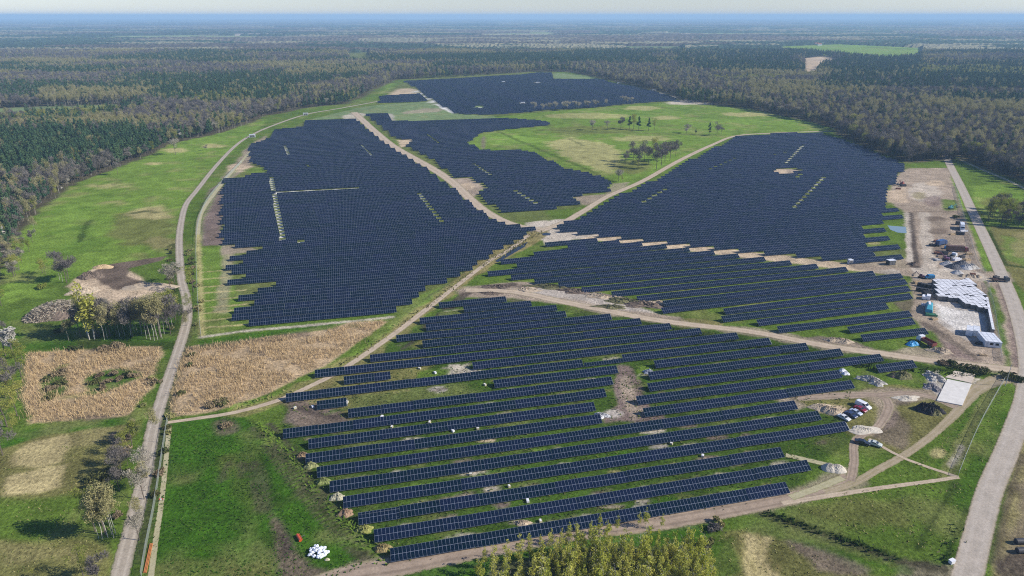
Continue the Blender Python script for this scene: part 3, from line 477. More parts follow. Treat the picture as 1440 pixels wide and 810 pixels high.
# ------------------------------------------------------------------ solar panel rows
ANG = R(13.6); DIR = np.array([math.cos(ANG), math.sin(ANG)]); NRM = np.array([-math.sin(ANG), math.cos(ANG)])
T0, PITCHM, MODW, SLANT, TILT, LOWZ = 139.2, 7.95, 1.03, 3.45, R(31), .62
def panel_mat():
    m = bpy.data.materials.new('solar_glass'); m.use_nodes = True; nt = m.node_tree; b = nt.nodes['Principled BSDF']; N, L = nt.nodes.new, nt.links.new
    uv = N('ShaderNodeUVMap'); uv.uv_map = 'UVMap'; sp = N('ShaderNodeSeparateXYZ'); L(uv.outputs[0], sp.inputs[0])
    def M(op, a, c=None):
        n = N('ShaderNodeMath'); n.operation = op
        for i, q in enumerate((a, c)):
            if q is None: continue
            if isinstance(q, (int, float)): n.inputs[i].default_value = q
            else: L(q, n.inputs[i])
        return n.outputs[0]
    def edge(src, wd):
        f = M('FRACT', src); d = M('ABSOLUTE', M('SUBTRACT', f, .5)); return M('GREATER_THAN', d, .5 - wd)
    line = M('MAXIMUM', edge(sp.outputs[0], .022), edge(sp.outputs[1], .018))
    cu = N('ShaderNodeCombineXYZ'); L(M('FLOOR', sp.outputs[0]), cu.inputs[0]); L(M('FLOOR', sp.outputs[1]), cu.inputs[1])
    oi = N('ShaderNodeObjectInfo'); L(M('MULTIPLY', oi.outputs['Random'], 97.0), cu.inputs[2])
    w1 = N('ShaderNodeTexWhiteNoise'); w1.noise_dimensions = '3D'; L(cu.outputs[0], w1.inputs['Vector'])
    ct = N('ShaderNodeCombineXYZ'); L(M('FLOOR', M('MULTIPLY', sp.outputs[0], 1 / 11.0)), ct.inputs[0]); L(M('MULTIPLY', oi.outputs['Random'], 53.0), ct.inputs[2])
    w2 = N('ShaderNodeTexWhiteNoise'); w2.noise_dimensions = '3D'; L(ct.outputs[0], w2.inputs['Vector'])
    mx = N('ShaderNodeMix'); mx.data_type = 'RGBA'; mx.inputs['A'].default_value = (.0012, .0095, .0165, 1); mx.inputs['B'].default_value = (.0055, .0110, .034, 1)
    L(M('ADD', M('MULTIPLY', w2.outputs['Value'], .65), M('MULTIPLY', w1.outputs['Value'], .35)), mx.inputs['Factor'])
    m2 = N('ShaderNodeMix'); m2.data_type = 'RGBA'; L(line, m2.inputs['Factor']); L(mx.outputs['Result'], m2.inputs['A']); m2.inputs['B'].default_value = (.21, .24, .31, 1)
    L(m2.outputs['Result'], b.inputs['Base Color']); b.inputs['Specular IOR Level'].default_value = .24
    r = N('ShaderNodeMapRange'); L(line, r.inputs['Value']); r.inputs['To Min'].default_value = .16; r.inputs['To Max'].default_value = .45; L(r.outputs[0], b.inputs['Roughness'])
    return m
PANEL = panel_mat(); STEEL = mat('galvanised_steel', (.42, .43, .44), .45, .5, .6); BACK = mat('panel_back', (.30, .31, .33), .6)
def s_at(t, px, z=LOWZ):
    lo, hi = -1400.0, 1800.0
    for _ in range(48):
        s = (lo + hi) / 2; X = s * DIR[0] + t * NRM[0]; Y = s * DIR[1] + t * NRM[1]
        dep = Y * math.cos(PITCH) - (z - CAM_H) * math.sin(PITCH)
        x = 720 + F * X / dep if dep > 1 else -1e9
        if x < px: lo = s
        else: hi = s
    return s
rr = random.Random(5)
def tables_geom(tabs, s_ref, half=False, jit=1.0, SLANT=SLANT):   # tabs: [(s0, modules, u0)] -> V, Q, mi, UV
    V, Q, MI, UV = [], [], [], []
    for s0, n, u0 in tabs:
        dz = rr.uniform(-.07, .07) * jit; dt = R(rr.uniform(-.9, .9)) * jit; x0 = s0 - s_ref; x1 = x0 + n * MODW - .06; dz2 = dz + rr.uniform(-.05, .05) * jit
        L0, L1 = (0, SLANT) if not half else (0, SLANT / 2); ta = TILT + dt; c, sn = math.cos(ta), math.sin(ta); th = .045
        k = len(V)
        for (x, dd) in ((x0, dz), (x1, dz2)):
            for l in (L0, L1): V.append((x, l * c, LOWZ + dd + l * sn))
        for (x, dd) in ((x0, dz), (x1, dz2)):
            for l in (L0, L1): V.append((x, l * c + th * sn, LOWZ + dd + l * sn - th * c))
        v1 = 2 if not half else 1
        Q.append((k, k+2, k+3, k+1)); MI.append(0); UV += [(u0, 0), (u0 + n, 0), (u0 + n, v1), (u0, v1)]
        for f in ((k+4, k+5, k+7, k+6), (k, k+4, k+6, k+2), (k+1, k+3, k+7, k+5), (k, k+1, k+5, k+4), (k+2, k+6, k+7, k+3)):
            Q.append(f); MI.append(1); UV += [(.5, .5)] * 4
    return V, Q, MI, UV
def frame_geom(s0, s1, s_ref, step=3.4):
    V, Q = [], []
    def bar(a, b_, w_):
        a = np.array(a, float); b_ = np.array(b_, float); d = b_ - a; d /= np.linalg.norm(d); x = np.cross(d, (0, 0, 1.0)); 
        if np.linalg.norm(x) < .1: x = np.array((1., 0, 0))
        x /= np.linalg.norm(x); y = np.cross(d, x); k = len(V)
        for e in (a, b_):
            for p, q in ((-1, -1), (1, -1), (1, 1), (-1, 1)): V.append(tuple(e + (x * p + y * q) * w_ / 2))
        for i in range(4): Q.append((k + i, k + (i+1) % 4, k + 4 + (i+1) % 4, k + 4 + i))
    c, sn = math.cos(TILT), math.sin(TILT); a = s0 - s_ref + .25; e = s1 - s_ref - .3
    for l in (.7, 2.8): bar((a, l * c + .05, LOWZ + l * sn - .14), (e, l * c + .05, LOWZ + l * sn - .14), .09)
    n = max(1, int((e - a) / step))
    for i in range(n + 1):
        x = a + (e - a) * i / n
        for l in (.7, 2.8): bar((x, l * c + .05, -.05), (x, l * c + .05, LOWZ + l * sn - .1), .1)
        bar((x, .2 * c, LOWZ + .2 * sn - .22), (x, 3.25 * c, LOWZ + 3.25 * sn - .22), .08)
    return V, Q
def split(s0, s1, per=11):
    n = max(1, int(round((s1 - s0) / MODW))); out = []; i = 0
    while i < n:
        k = per if n - i >= per + 4 else n - i
        out.append((s0 + i * MODW + (len(out)) * 0.0, k, i)); i += k
    return out
NROW = [0]
def near_row(t, segs, label, group, halfs=(), org=None, ang=ANG):        # every table a part of its row
    s_ref = segs[0][0]; o = np.array(DIR) * s_ref + NRM * t if org is None else org
    root = thing('solar_panel_row', (o[0], o[1], 0), ang, label, 'solar panels', group)
    for i, (s0, s1) in enumerate(segs):
        for tb in split(s0, s1):
            V, Q, MI, UV = tables_geom([tb], s_ref, half=i in halfs); me = mesh_np('panel_table', V, Q, [PANEL, BACK], MI, UV); add('panel_table', me, root)
        V, Q = frame_geom(s0, s1, s_ref)
        if i in halfs: V = [(x, min(y, 1.6), min(z, 1.05)) for x, y, z in V]
        add('support_frame', mesh_np('support_frame', V, Q, STEEL), root)
    NROW[0] += 1; return root
def far_row(t, segs, label, group):                   # too small in the photo to show its parts
    s_ref = segs[0][0]; o = np.array(DIR) * s_ref + NRM * t; AV, AQ, AM, AU = [], [], [], []
    for s0, s1 in segs:
        V, Q, MI, UV = tables_geom(split(s0, s1, 22), s_ref, jit=.35, SLANT=3.55); k = len(AV); AV += V; AQ += [tuple(i + k for i in q) for q in Q]; AM += MI; AU += UV
        V, Q = frame_geom(s0, s1, s_ref, 5.7); k = len(AV); AV += V; AQ += [tuple(i + k for i in q) for q in Q]; AM += [2] * len(Q); AU += [(.5, .5)] * (4 * len(Q))
    me = mesh_np('solar_panel_row', AV, AQ, [PANEL, BACK, STEEL], AM, AU); ob = add('solar_panel_row', me, None, (o[0], o[1], 0), ANG)
    NROW[0] += 1; return tag(ob, label, 'solar panels', group)
# front block: row number -> stretches by photo column
FRONT = {0:[(550,1113)],1:[(527,1140)],2:[(504.5,1103)],3:[(483,1197)],4:[(464,1157)],5:[(446,1122)],6:[(430,846),(908,1204)],7:[(434,837),(898,1185)],8:[(398,854),(914,1244)],9:[(490,864),(915,1188)],
         10:[(446,490),(696,870),(923,1137)],11:[(402,822),(822.6,877),(877.6,1087)],12:[(484,548),(666,1040)],13:[(443,988)],14:[(521,944)],15:[(595,902)],16:[(558,862)],17:[(600,798)],18:[(591,785)],19:[(653,747)],20:[(618,714)]}
FG = 'long solar panel rows of the front field'
for k, ss in FRONT.items():
    t = T0 + PITCHM * k; n = ordinal(k + 1)
    segs = [(s_at(t, a), s_at(t, b_)) for a, b_ in ss]
    if k == 0: near_row(t, segs, 'nearest solar panel row, right behind the dirt track and the yellow-green thicket', FG)
    elif k == 11: near_row(t, segs, f'{n} front field panel row above the thicket, with a half-height end piece', FG, halfs=(1,))
    elif len(segs) == 1: near_row(t, segs, f'{n} unbroken front field panel row counted up from the thicket track' if k < 6 else f'{n} front field panel row counted up from the thicket track', FG)
    else:
        nm = {6:('left','right'),7:('left','right'),8:('left','right'),9:('left','right'),10:('short far left','middle','right'),12:('short left','long right')}[k]
        for sg, w_ in zip(segs, nm): near_row(t, [sg], f'{w_} piece of the {n} front field panel row above the thicket', FG)
near_row(T0 + PITCHM * 7, [(s_at(T0 + PITCHM * 7, 1237), s_at(T0 + PITCHM * 7, 1290))], 'short separate panel row on the grass between the white rubble and the dirt road', FG)
# block D, between the dirt road and the zigzag sand strip
D = {10:(1215,480,1307,469.5),11:(1196.7,468.5,1288,456),12:(1097,468,1284,445),13:(1068,458.3,1251,434),14:(1018,453,1284,420),15:(1021,442,1281,409.5),16:(933,441,1277,399.5),17:(935,431,1272,391),18:(898,424,1233,387.5),19:(862,417.5,1193,382),20:(820,411.5,1153,377.5),21:(787,405,1115,372.3),22:(753,399.5,1077,367.3),23:(720,394,1041,362.6),24:(687,388.5,1007,358),25:(728,377,972,353.8),26:(705,371.5,938,349.3),27:(752,360.5,905,345.5),28:(800,350.5,873,343),29:(768,347,842,340)}
for k, (x0, y0, x1, y1) in D.items():
    a, b_ = G(x0, y0, LOWZ), G(x1, y1, LOWZ); d = b_ - a
    near_row(0, [(0, float(np.linalg.norm(d)))], f'{ordinal(k - 9)} panel row up from the dirt road in the field under the zigzag sand strip', 'panel rows between the dirt road and the zigzag sand strip', org=a, ang=math.atan2(d[1], d[0]))
def clip_rows(poly, k0, k1, snap=11, lefts=None, rights=None, holes=(), slots=(), cut=None):
    P = GP(poly); A = np.stack([P @ DIR, P @ NRM], 1); H = [np.stack([GP(h) @ DIR, GP(h) @ NRM], 1) for h in holes]
    def cuts(A, tt):
        xs = []
        for i in range(len(A)):
            (s1, t1), (s2, t2) = A[i], A[(i+1) % len(A)]
            if (t1 > tt) != (t2 > tt): xs.append(s1 + (s2 - s1) * (tt - t1) / (t2 - t1))
        return sorted(xs)
    res = []
    for k in range(k0, k1):
        t = T0 + PITCHM * k; tm = t + 1.7; c = cuts(A, tm); segs = [[c[i], c[i+1]] for i in range(0, len(c) - 1, 2)]
        for h in H:
            hc = cuts(h, tm)
            for i in range(0, len(hc) - 1, 2):
                a, b_ = hc[i], hc[i+1]; new = []
                for s0, s1 in segs:
                    if b_ <= s0 or a >= s1: new.append([s0, s1])
                    else:
                        if a > s0: new.append([s0, a])
                        if b_ < s1: new.append([b_, s1])
                segs = new
        g = snap * MODW; q = []
        for s0, s1 in segs:
            s0 = math.ceil(s0 / g - .5) * g; s1 = math.floor(s1 / g + .5) * g
            if q == [] and lefts and k in lefts: s0 = s_at(t, lefts[k])
            if s1 - s0 > 5: q.append([s0, s1])
        if q and rights and k in rights: q[-1][1] = s_at(t, rights[k])
        if cut and k == cut[0]:
            ca, cb = s_at(t, cut[1]), s_at(t, cut[2]); q = [p_ for s0, s1 in q for p_ in ([s0, min(s1, ca)], [max(s0, cb), s1]) if p_[1] - p_[0] > 3]
        for (x1, y1, x2, y2, wd) in slots:
            (sa, ta), (sb, tb) = [(G(x, y) @ DIR, G(x, y) @ NRM) for x, y in ((x1, y1), (x2, y2))]
            if min(ta, tb) <= t <= max(ta, tb):
                sc = sa + (sb - sa) * (t - ta) / (tb - ta); new = []
                for s0, s1 in q:
                    if s0 + 4 < sc < s1 - 4: new += [[s0, sc - wd / 2], [sc + wd / 2, s1]]
                    else: new.append([s0, s1])
                q = new
        if q: res.append((k, t, q))
    return res
E_LEFT = {21:1195,22:1158,23:1122,24:1077,25:1041,26:1006,27:972,28:940,29:906,30:875,31:843,32:813,33:788}
E_RIGHT = {21:1272,22:1233,23:1267,24:1221,25:1252,26:1218,27:1247,28:1214,29:1243,30:1272,31:1242,32:1265}
EPOLY = [(1150,380),(1290,380),(1272,365),(1255,300),(1241,290),(1243,276),(1248,267),(1256,258),(1264,244),(1275,237),(1262,229),(1240,221),(1205,205),(1183,198),(1150,188),(1100,189.5),(1038,193),(1000,213),(973,227),(933,248),(907,263),(860,283),(832,299),(780,325),(870,335),(1000,350)]
rowsE = clip_rows(EPOLY, 21, 100, 7, E_LEFT, E_RIGHT, holes=[[(1083,243),(1090,238),(1112,237),(1128,241),(1115,245),(1090,246)]], slots=[(1105,233,1131,206,4),(1116,297,1163,249,4),(1122,252,1130,245,4),(903,289,940,267,4),(1078,222,1125,212,3.4),(1000,240,1040,222,3)])
for i, (k, t, q) in enumerate(rowsE): far_row(t, q, f'{ordinal(i + 1)} panel row up from the zigzag sand strip in the right-hand field', 'panel rows of the right-hand field')
BPOLY = [(356,460),(330,457),(328,440),(357,436),(357,430),(333,425),(333,419),(358,414),(383,404),(383,396),(315,402),(316,398),(343,394),(343,386),(317,386),(318,380),(342,376),(343,369),(322,373),(322,366),(345,363),(345,358),(368,354),(368,350),(339,349),(313,344),(312,300),(313,270),(317,254),(347,252),(351,247),(380,245.5),(372,237),(354,229),(350,207),(352,205),(377,197),(389,184),(427,180),(430,171.5),(480,170),(500,168.5),(517,184),(541,203),(568,220),(597,238),(636,267),(663,289),(692,312),(718,320),(757,322),(742,331),(728,339),(714,346),(700,354),(685,365),(667,377),(650,388),(633,397),(617,403),(598,409),(578,427),(556,440)]
rowsB = clip_rows(BPOLY, 16, 112, 4, cut=(KGAP, 388, 505), slots=[(381,250,398,341,3.6),(588,273,624,318,3.2),(508,206,524,222,3),(400,206,407,222,3.4),(430,233,435,237,3),(402,339,404,343,4),(421,340,424,344,4),(505,215,560,207,0.1)])
for i, (k, t, q) in enumerate(rowsB): far_row(t, q, f'{ordinal(i + 1)} panel row up from the reed bed in the big left field', 'panel rows of the big left field')
CPOLY = [(515,162),(544,160.5),(553,172),(620,171.5),(713,168),(763,171.5),(778,176),(713,182.5),(678,187.5),(670,192),(658,202),(677,213.5),(743,213.5),(770,227),(797,239),(833,247.5),(862,258),(853,262),(856,272),(807,277),(822,290),(766,296),(781,307),(762,310.5),(742,313.5),(716,314),(712,304),(674,276),(687,267),(661,250.5),(643,252.5),(604,222.5),(572,206),(580,201),(578,197),(560,196),(560,198)]
rowsC = clip_rows(CPOLY, 40, 112, 5, slots=[(667,233,690,248,3.4),(722,269,755,289,3.4),(600,190,620,205,3)])
for i, (k, t, q) in enumerate(rowsC): far_row(t, q, f'{ordinal(i + 1)} panel row up from the track crossing in the middle field', 'panel rows of the middle field')
# the farthest field reads as one dark sheet: one object
FPOLY = [(568,115),(583,123),(604,138),(628,153),(640,160),(660,161.5),(693,162),(742,158),(768,155),(833,152),(867,148),(900,145),(940,143),(952,140),(927,132),(893,123),(860,118),(847,112.5),(777,112),(775,103),(755,103),(733,106),(700,107.5),(647,111)]
rowsF = clip_rows(FPOLY, 90, 240, 6, holes=[ell(707,116.3,5,.9), ell(756,117.3,7,1.1), ell(735,146,7,1.4), ell(674,151.5,7,2.2)])
rowsF += clip_rows([(535,136),(590,133),(602,143),(533,145.5)], 100, 240, 6)
AV, AQ, AM, AU = [], [], [], []
for k, t, q in rowsF:
    for s0, s1 in q:
        V, Q, MI, UV = tables_geom(split(s0, s1, 44), 0, jit=.3, SLANT=3.55); n = len(AV); AV += [(x * DIR[0] + (y + t) * NRM[0], x * DIR[1] + (y + t) * NRM[1], z) for x, y, z in V]; AQ += [tuple(i + n for i in qq) for qq in Q]; AM += MI; AU += UV
        V, Q = frame_geom(s0, s1, 0, 8.0); n = len(AV); AV += [(x * DIR[0] + (y + t) * NRM[0], x * DIR[1] + (y + t) * NRM[1], z) for x, y, z in V]; AQ += [tuple(i + n for i in qq) for qq in Q]; AM += [2] * len(Q); AU += [(.5, .5)] * (4 * len(Q))
tag(add('distant_solar_rows', mesh_np('distant_solar_rows', AV, AQ, [PANEL, BACK, STEEL], AM, AU)), 'far dark blue solar field in front of the woods', 'solar panels', kind='stuff')
print('ROWS', NROW[0], len(rowsB), len(rowsC), len(rowsE), len(rowsF))
# ------------------------------------------------------------------ trees
def leaf_mat(name, c1, c2, trans=.25, patch=.5):
    m = bpy.data.materials.new(name); m.use_nodes = True; nt = m.node_tree; N, L = nt.nodes.new, nt.links.new; nt.nodes.remove(nt.nodes['Principled BSDF'])
    oi = N('ShaderNodeObjectInfo'); geo = N('ShaderNodeNewGeometry'); tc = N('ShaderNodeTexCoord'); n = N('ShaderNodeTexNoise'); n.inputs['Scale'].default_value = .9; n.inputs['Detail'].default_value = 3; L(tc.outputs['Object'], n.inputs['Vector'])
    a = N('ShaderNodeMath'); a.operation = 'MULTIPLY_ADD'; L(n.outputs['Fac'], a.inputs[0]); a.inputs[1].default_value = patch * 2; a.inputs[2].default_value = -patch - .0
    s = N('ShaderNodeMath'); s.operation = 'ADD'; s.use_clamp = True; L(oi.outputs['Random'], s.inputs[0]); L(a.outputs[0], s.inputs[1])
    mx = N('ShaderNodeMix'); mx.data_type = 'RGBA'; mx.inputs['A'].default_value = (*c1, 1); mx.inputs['B'].default_value = (*c2, 1); L(s.outputs[0], mx.inputs['Factor'])
    d = N('ShaderNodeBsdfDiffuse'); t = N('ShaderNodeBsdfTranslucent'); L(mx.outputs['Result'], d.inputs[0]); L(mx.outputs['Result'], t.inputs[0])
    ms = N('ShaderNodeMixShader'); ms.inputs[0].default_value = trans; L(d.outputs[0], ms.inputs[1]); L(t.outputs[0], ms.inputs[2]); L(ms.outputs[0], nt.nodes['Material Output'].inputs[0]); return m
BARK = mat('brown_bark', (.13, .105, .085), .9, .1, noise=(2, .35)); BIRCHB = mat('birch_bark', (.46, .43, .37), .8, .2, noise=(3, .3)); DARKB = mat('dark_bark', (.07, .058, .048), .9, .1, noise=(2, .3))
LM = dict(pine=leaf_mat('pine_needles', (.044, .098, .052), (.095, .150, .064), .15), bare=leaf_mat('bare_twigs', (.135, .120, .117), (.225, .202, .172), .15), birch=leaf_mat('birch_leaves', (.30, .28, .11), (.40, .36, .19), .3),
          leafy=leaf_mat('young_leaves', (.22, .255, .05), (.40, .385, .10), .4), blossom=leaf_mat('white_blossom', (.50, .47, .41), (.62, .59, .54), .25), thicket=leaf_mat('thicket_leaves', (.36, .39, .06), (.52, .50, .12), .45), pale=leaf_mat('pale_twigs', (.32, .29, .22), (.44, .40, .32), .2),
          bush=leaf_mat('bush_leaves', (.065, .085, .03), (.15, .145, .055), .15), brownbush=leaf_mat('dry_bush', (.19, .145, .09), (.28, .22, .13), .15), moss=leaf_mat('grass_tufts', (.24, .25, .09), (.36, .31, .14), .2))
def quads(P, size, asp, rng, axis_dir=None, spread=1.0):
    n = len(P); a = rng.normal(size=(n, 3)); 
    if axis_dir is not None: a = axis_dir + a * spread
    a /= np.linalg.norm(a, axis=1)[:, None] + 1e-9; b_ = np.cross(a, rng.normal(size=(n, 3))); b_ /= np.linalg.norm(b_, axis=1)[:, None] + 1e-9
    s = size * rng.uniform(.6, 1.35, n)[:, None]; A = a * s * asp; B = b_ * s
    V = np.stack([P - A - B * .6, P - A * .2 + B, P + A + B * .5, P + A * .3 - B], 1).reshape(-1, 3); return V, np.arange(4 * n).reshape(n, 4)
def blobs(cs, n, rng, shell=.55):
    cs = np.array(cs); wv = cs[:, 3] * cs[:, 4] * cs[:, 5]; i = rng.choice(len(cs), n, p=wv ** .67 / (wv ** .67).sum()); d = rng.normal(size=(n, 3)); d /= np.linalg.norm(d, axis=1)[:, None]
    r = rng.uniform(shell, 1.0, n)[:, None] ** .6; return cs[i, :3] + d * r * cs[i, 3:6], d
def trunk_mesh(name, limbs, m):
    mb = MB()
    for p, q, r0, r1 in limbs: mb.tube(p, q, r0, r1, 5, cap=False)
    return mb.mesh(name, m)
def limbs_for(rng, h, r, n, lo, spread, up, stems=1, wob=.25):
    L = []
    for s in range(stems):
        bx, by = (0, 0) if stems == 1 else rng.uniform(-.5, .5, 2); lx, ly = rng.normal(size=2) * (wob if stems == 1 else wob * 3.5); p = np.array((bx, by, -.2)); k = 4
        pts = [p] + [np.array((bx + lx * (i / k) ** 1.3 + rng.normal() * .1, by + ly * (i / k) ** 1.3 + rng.normal() * .1, h * .93 * i / k)) for i in range(1, k + 1)]
        for i in range(k): L.append((pts[i], pts[i+1], r * (1 - i / k * .85), r * (1 - (i + 1) / k * .85)))
        for j in range(n):
            f = rng.uniform(lo, .92); i = min(int(f * k), k - 1); a = pts[i] + (pts[i+1] - pts[i]) * (f * k - i); an = rng.uniform(0, 6.28); ln = spread * (1.15 - f * .8) * rng.uniform(.7, 1.1)
            e = a + np.array((math.cos(an) * ln, math.sin(an) * ln, ln * up)); mid = (a + e) / 2 + rng.normal(size=3) * .15; rr_ = r * (1 - f * .85) * .55
            L.append((a, mid, rr_, rr_ * .6)); L.append((mid, e, rr_ * .6, .012))
            for _ in range(2):
                e2 = mid + (e - mid) * rng.uniform(.2, .9) + np.array((rng.normal() * ln * .3, rng.normal() * ln * .3, ln * .35)); L.append((mid, e2, rr_ * .45, .01))
    return L
def build_tree(kind, h, seed, n):
    rng = np.random.default_rng(seed); s = h / 15.0
    if kind == 'pine':
        L = limbs_for(rng, h, .2, 7, .5, 2.2 * s, .15); cs = []
        for i in range(15):
            f = rng.uniform(.30, 1.0); rad = (1.02 - f) * 3.1 * s + .35; an = rng.uniform(0, 6.28); o = rad * rng.uniform(.3, .95); cs.append((math.cos(an) * o, math.sin(an) * o, f * h, rad * .52 + .3, rad * .52 + .3, .75 * s + .3))
        cs.append((0, 0, h * .97, .5, .5, .8)); P, d = blobs(cs, n, rng, .3); V, Q = quads(P, .30, 1.3, rng); tm = DARKB; lm = LM['pine']
    elif kind in ('bare', 'pale'):
        L = limbs_for(rng, h, .2, 13, .28, 4.2 * s, .75); cs = [(rng.normal() * 1.7 * s, rng.normal() * 1.7 * s, h * rng.uniform(.48, .9), 1.9 * s, 1.9 * s, 1.7 * s) for _ in range(9)]; P, d = blobs(cs, n, rng, .2)
        ax = d * .7 + np.array((0, 0, .8)); V, Q = quads(P, .085, 7.5, rng, ax, .45); tm = BARK; lm = LM[kind]
    elif kind == 'birch':
        L = limbs_for(rng, h, .085, 10, .35, 2.6 * s, .9, stems=1, wob=.6); cs = [(rng.normal() * .9 * s, rng.normal() * .9 * s, h * rng.uniform(.5, .97), 1.5 * s, 1.5 * s, 1.6 * s) for _ in range(9)]; P, d = blobs(cs, n, rng, .2); V, Q = quads(P, .095, 2.8, rng, np.array((0, 0, .6)), 1); tm = BIRCHB; lm = LM['birch']
    elif kind == 'leafy':
        L = limbs_for(rng, h, .2, 10, .3, 3.4 * s, .6); cs = [(rng.normal() * 1.6 * s, rng.normal() * 1.6 * s, h * rng.uniform(.42, .92), 1.7 * s, 1.7 * s, 1.4 * s) for _ in range(10)]; P, d = blobs(cs, n, rng, .25); V, Q = quads(P, .115, 1.8, rng); tm = BARK; lm = LM['leafy']
    elif kind == 'blossom':
        L = limbs_for(rng, h, .16, 9, .25, 3.4 * s, .6); cs = [(rng.normal() * 2.0 * s, rng.normal() * 2.0 * s, h * rng.uniform(.4, .9), 2.0 * s, 2.0 * s, 1.6 * s) for _ in range(9)]; P, d = blobs(cs, n, rng, .5); V, Q = quads(P, .17, 1.4, rng); tm = BARK; lm = LM['blossom']
    elif kind == 'thicket':
        L = limbs_for(rng, h, .07, 7, .25, 1.5, 1.2, wob=.35); cs = []
        for i in range(11):
            f = rng.uniform(.25, .98); rad = .22 + .85 * (1.05 - f) ** .7; cs.append((rng.normal() * .3, rng.normal() * .3, f * h, rad, rad, .8))
        P, d = blobs(cs, n, rng, .2); V, Q = quads(P, .085, 2.2, rng, np.array((0, 0, .7)), 1); tm = BIRCHB; lm = LM['thicket']
    return trunk_mesh('trunk', L, tm), mesh_np('crown', V, Q, lm)
PROTO = {}
def protos(kind, hs, n, seed):
    for i, h in enumerate(hs): PROTO.setdefault(kind, []).append((h, *build_tree(kind, h, seed + i, n)))
protos('pine', [16, 18, 14.5], 620, 100); protos('bare', [15, 17, 13, 16], 1100, 200); protos('birch', [17, 19, 15, 18], 1400, 300); protos('leafy', [14, 16, 12], 1300, 400); protos('blossom', [8, 6.5], 620, 500); protos('thicket', [8.5, 7.5, 9.5, 6.5], 420, 600); protos('pale', [15, 13], 800, 700)
NAMES = dict(pine='pine_tree', bare='bare_tree', birch='birch_tree', leafy='green_tree', blossom='blossoming_tree', thicket='young_birch', pale='pale_tree'); FIRST = {}; tr = random.Random(3)
def tree(kind, p, h, label, group=None, lean=True):
    i = tr.randrange(len(PROTO[kind])); h0, tme, cme = PROTO[kind][i]; k = h / h0
    o = thing(NAMES[kind], (p[0], p[1], 0), tr.uniform(0, 6.28), label, 'tree', group); o.scale = (k * tr.uniform(.9, 1.12), k * tr.uniform(.9, 1.12), k)
    add('trunk', tme, o); c = add('crown', cme, o); FIRST.setdefault((kind, i), (o, c)); return o
def px_h(base, top):                     # real height of an upright thing seen from base to top pixel
    p = G(*base); lo, hi = 0, 60
    for _ in range(40):
        m_ = (lo + hi) / 2
        if proj(p[0], p[1], m_)[1] > top: lo = m_
        else: hi = m_
    return lo
def row_of_trees(items, kindlabel, place, group=None):    # items (px, py base, top py, kind): labels by counting from the left
    items = sorted(items); 
    for i, (x, y, top, kind) in enumerate(items):
        tree(kind, G(x, y), px_h((x, y), top), f'{kindlabel[kind] if isinstance(kindlabel, dict) else kindlabel}, {ordinal(i + 1)} tree from the left {place}', group)
KL = dict(pine='dark pine', bare='bare brown tree', birch='slim pale birch', leafy='yellow-green tree', blossom='white blossoming tree', pale='pale bare tree', thicket='tall narrow yellow tree')
# grove between the sand heap and the gravel road
row_of_trees([(118,462,412,'birch'),(108,470,432,'birch'),(97,480,450,'birch'),(126,478,395,'thicket'),(133,477,399,'thicket'),(124,476,416,'birch'),(147,478,420,'birch'),(151,476,425,'birch'),(140,472,425,'bare'),(164,470,432,'bare'),(158,466,422,'birch'),(172,470,428,'bare'),(189,466,420,'birch'),(193,467,424,'birch'),(180,462,422,'bare'),(203,462,420,'bare'),(212,478,418,'birch'),(217,479,420,'birch'),(222,478,416,'birch'),(228,476,418,'birch'),(208,470,414,'bare'),(236,462,416,'birch'),(243,462,420,'birch'),(233,455,410,'leafy'),(247,450,405,'leafy'),(225,462,412,'leafy'),(198,458,415,'bare'),(114,474,425,'bare'),(122,470,418,'birch'),(137,474,415,'bare'),(144,468,420,'birch'),(155,472,420,'bare'),(169,475,425,'birch'),(176,472,424,'birch'),(184,472,420,'birch'),(187,474,422,'bare'),(200,472,418,'birch'),(206,476,420,'birch'),(219,470,416,'bare'),(231,470,414,'birch'),(240,470,418,'bare'),(214,464,412,'birch'),(226,474,414,'bare')], KL, 'in the grove by the gravel road', 'trees of the grove beside the gravel road')
row_of_trees([(88,396,362,'birch'),(94,398,350,'bare'),(84,394,360,'birch'),(96,392,352,'bare'),(64,386,362,'leafy'),(60,384,366,'leafy')], KL, 'in the clump above the brush pile', 'trees above the brush pile')
row_of_trees([(144,758,692,'birch'),(152,756,680,'birch'),(157,752,686,'birch'),(163,750,682,'birch'),(149,752,690,'leafy'),(139,757,696,'birch'),(134,748,700,'leafy'),(160,757,690,'birch')], KL, 'in the cluster by the walker', 'tree cluster by the gravel road')
row_of_trees([(165,655,618,'bare'),(172,668,632,'bare'),(176,640,605,'leafy'),(186,628,592,'leafy'),(190,612,588,'birch'),(168,690,655,'bare'),(180,655,628,'bare')], KL, 'west of the gravel road', 'small trees along the gravel road')
row_of_trees([(207,672,628,'pale'),(203,702,655,'pale'),(199,742,700,'birch'),(206,690,640,'birch'),(196,760,722,'pale'),(222,622,575,'birch'),(262,458,425,'bare'),(265,470,440,'birch'),(268,440,412,'leafy'),(272,410,372,'leafy'),(240,405,370,'pale'),(246,398,366,'pale')], KL, 'along the verges of the gravel road', 'thin roadside trees')
row_of_trees([(8,500,462,'blossom'),(18,496,458,'blossom'),(4,345,318,'blossom'),(10,600,540,'leafy'),(24,585,545,'leafy'),(8,560,505,'bare'),(20,545,500,'bare'),(30,530,490,'leafy'),(4,640,590,'bare'),(130,806,785,'leafy'),(118,812,770,'leafy'),(140,820,780,'bare'),(48,812,800,'leafy'),(6,520,490,'leafy'),(14,560,520,'leafy'),(27,560,528,'leafy'),(12,535,500,'leafy'),(20,612,580,'leafy'),(32,505,478,'leafy'),(5,470,445,'bare'),(2,430,400,'leafy'),(14,330,300,'bare')], KL, 'at the left border of the photo', 'trees at the left border')
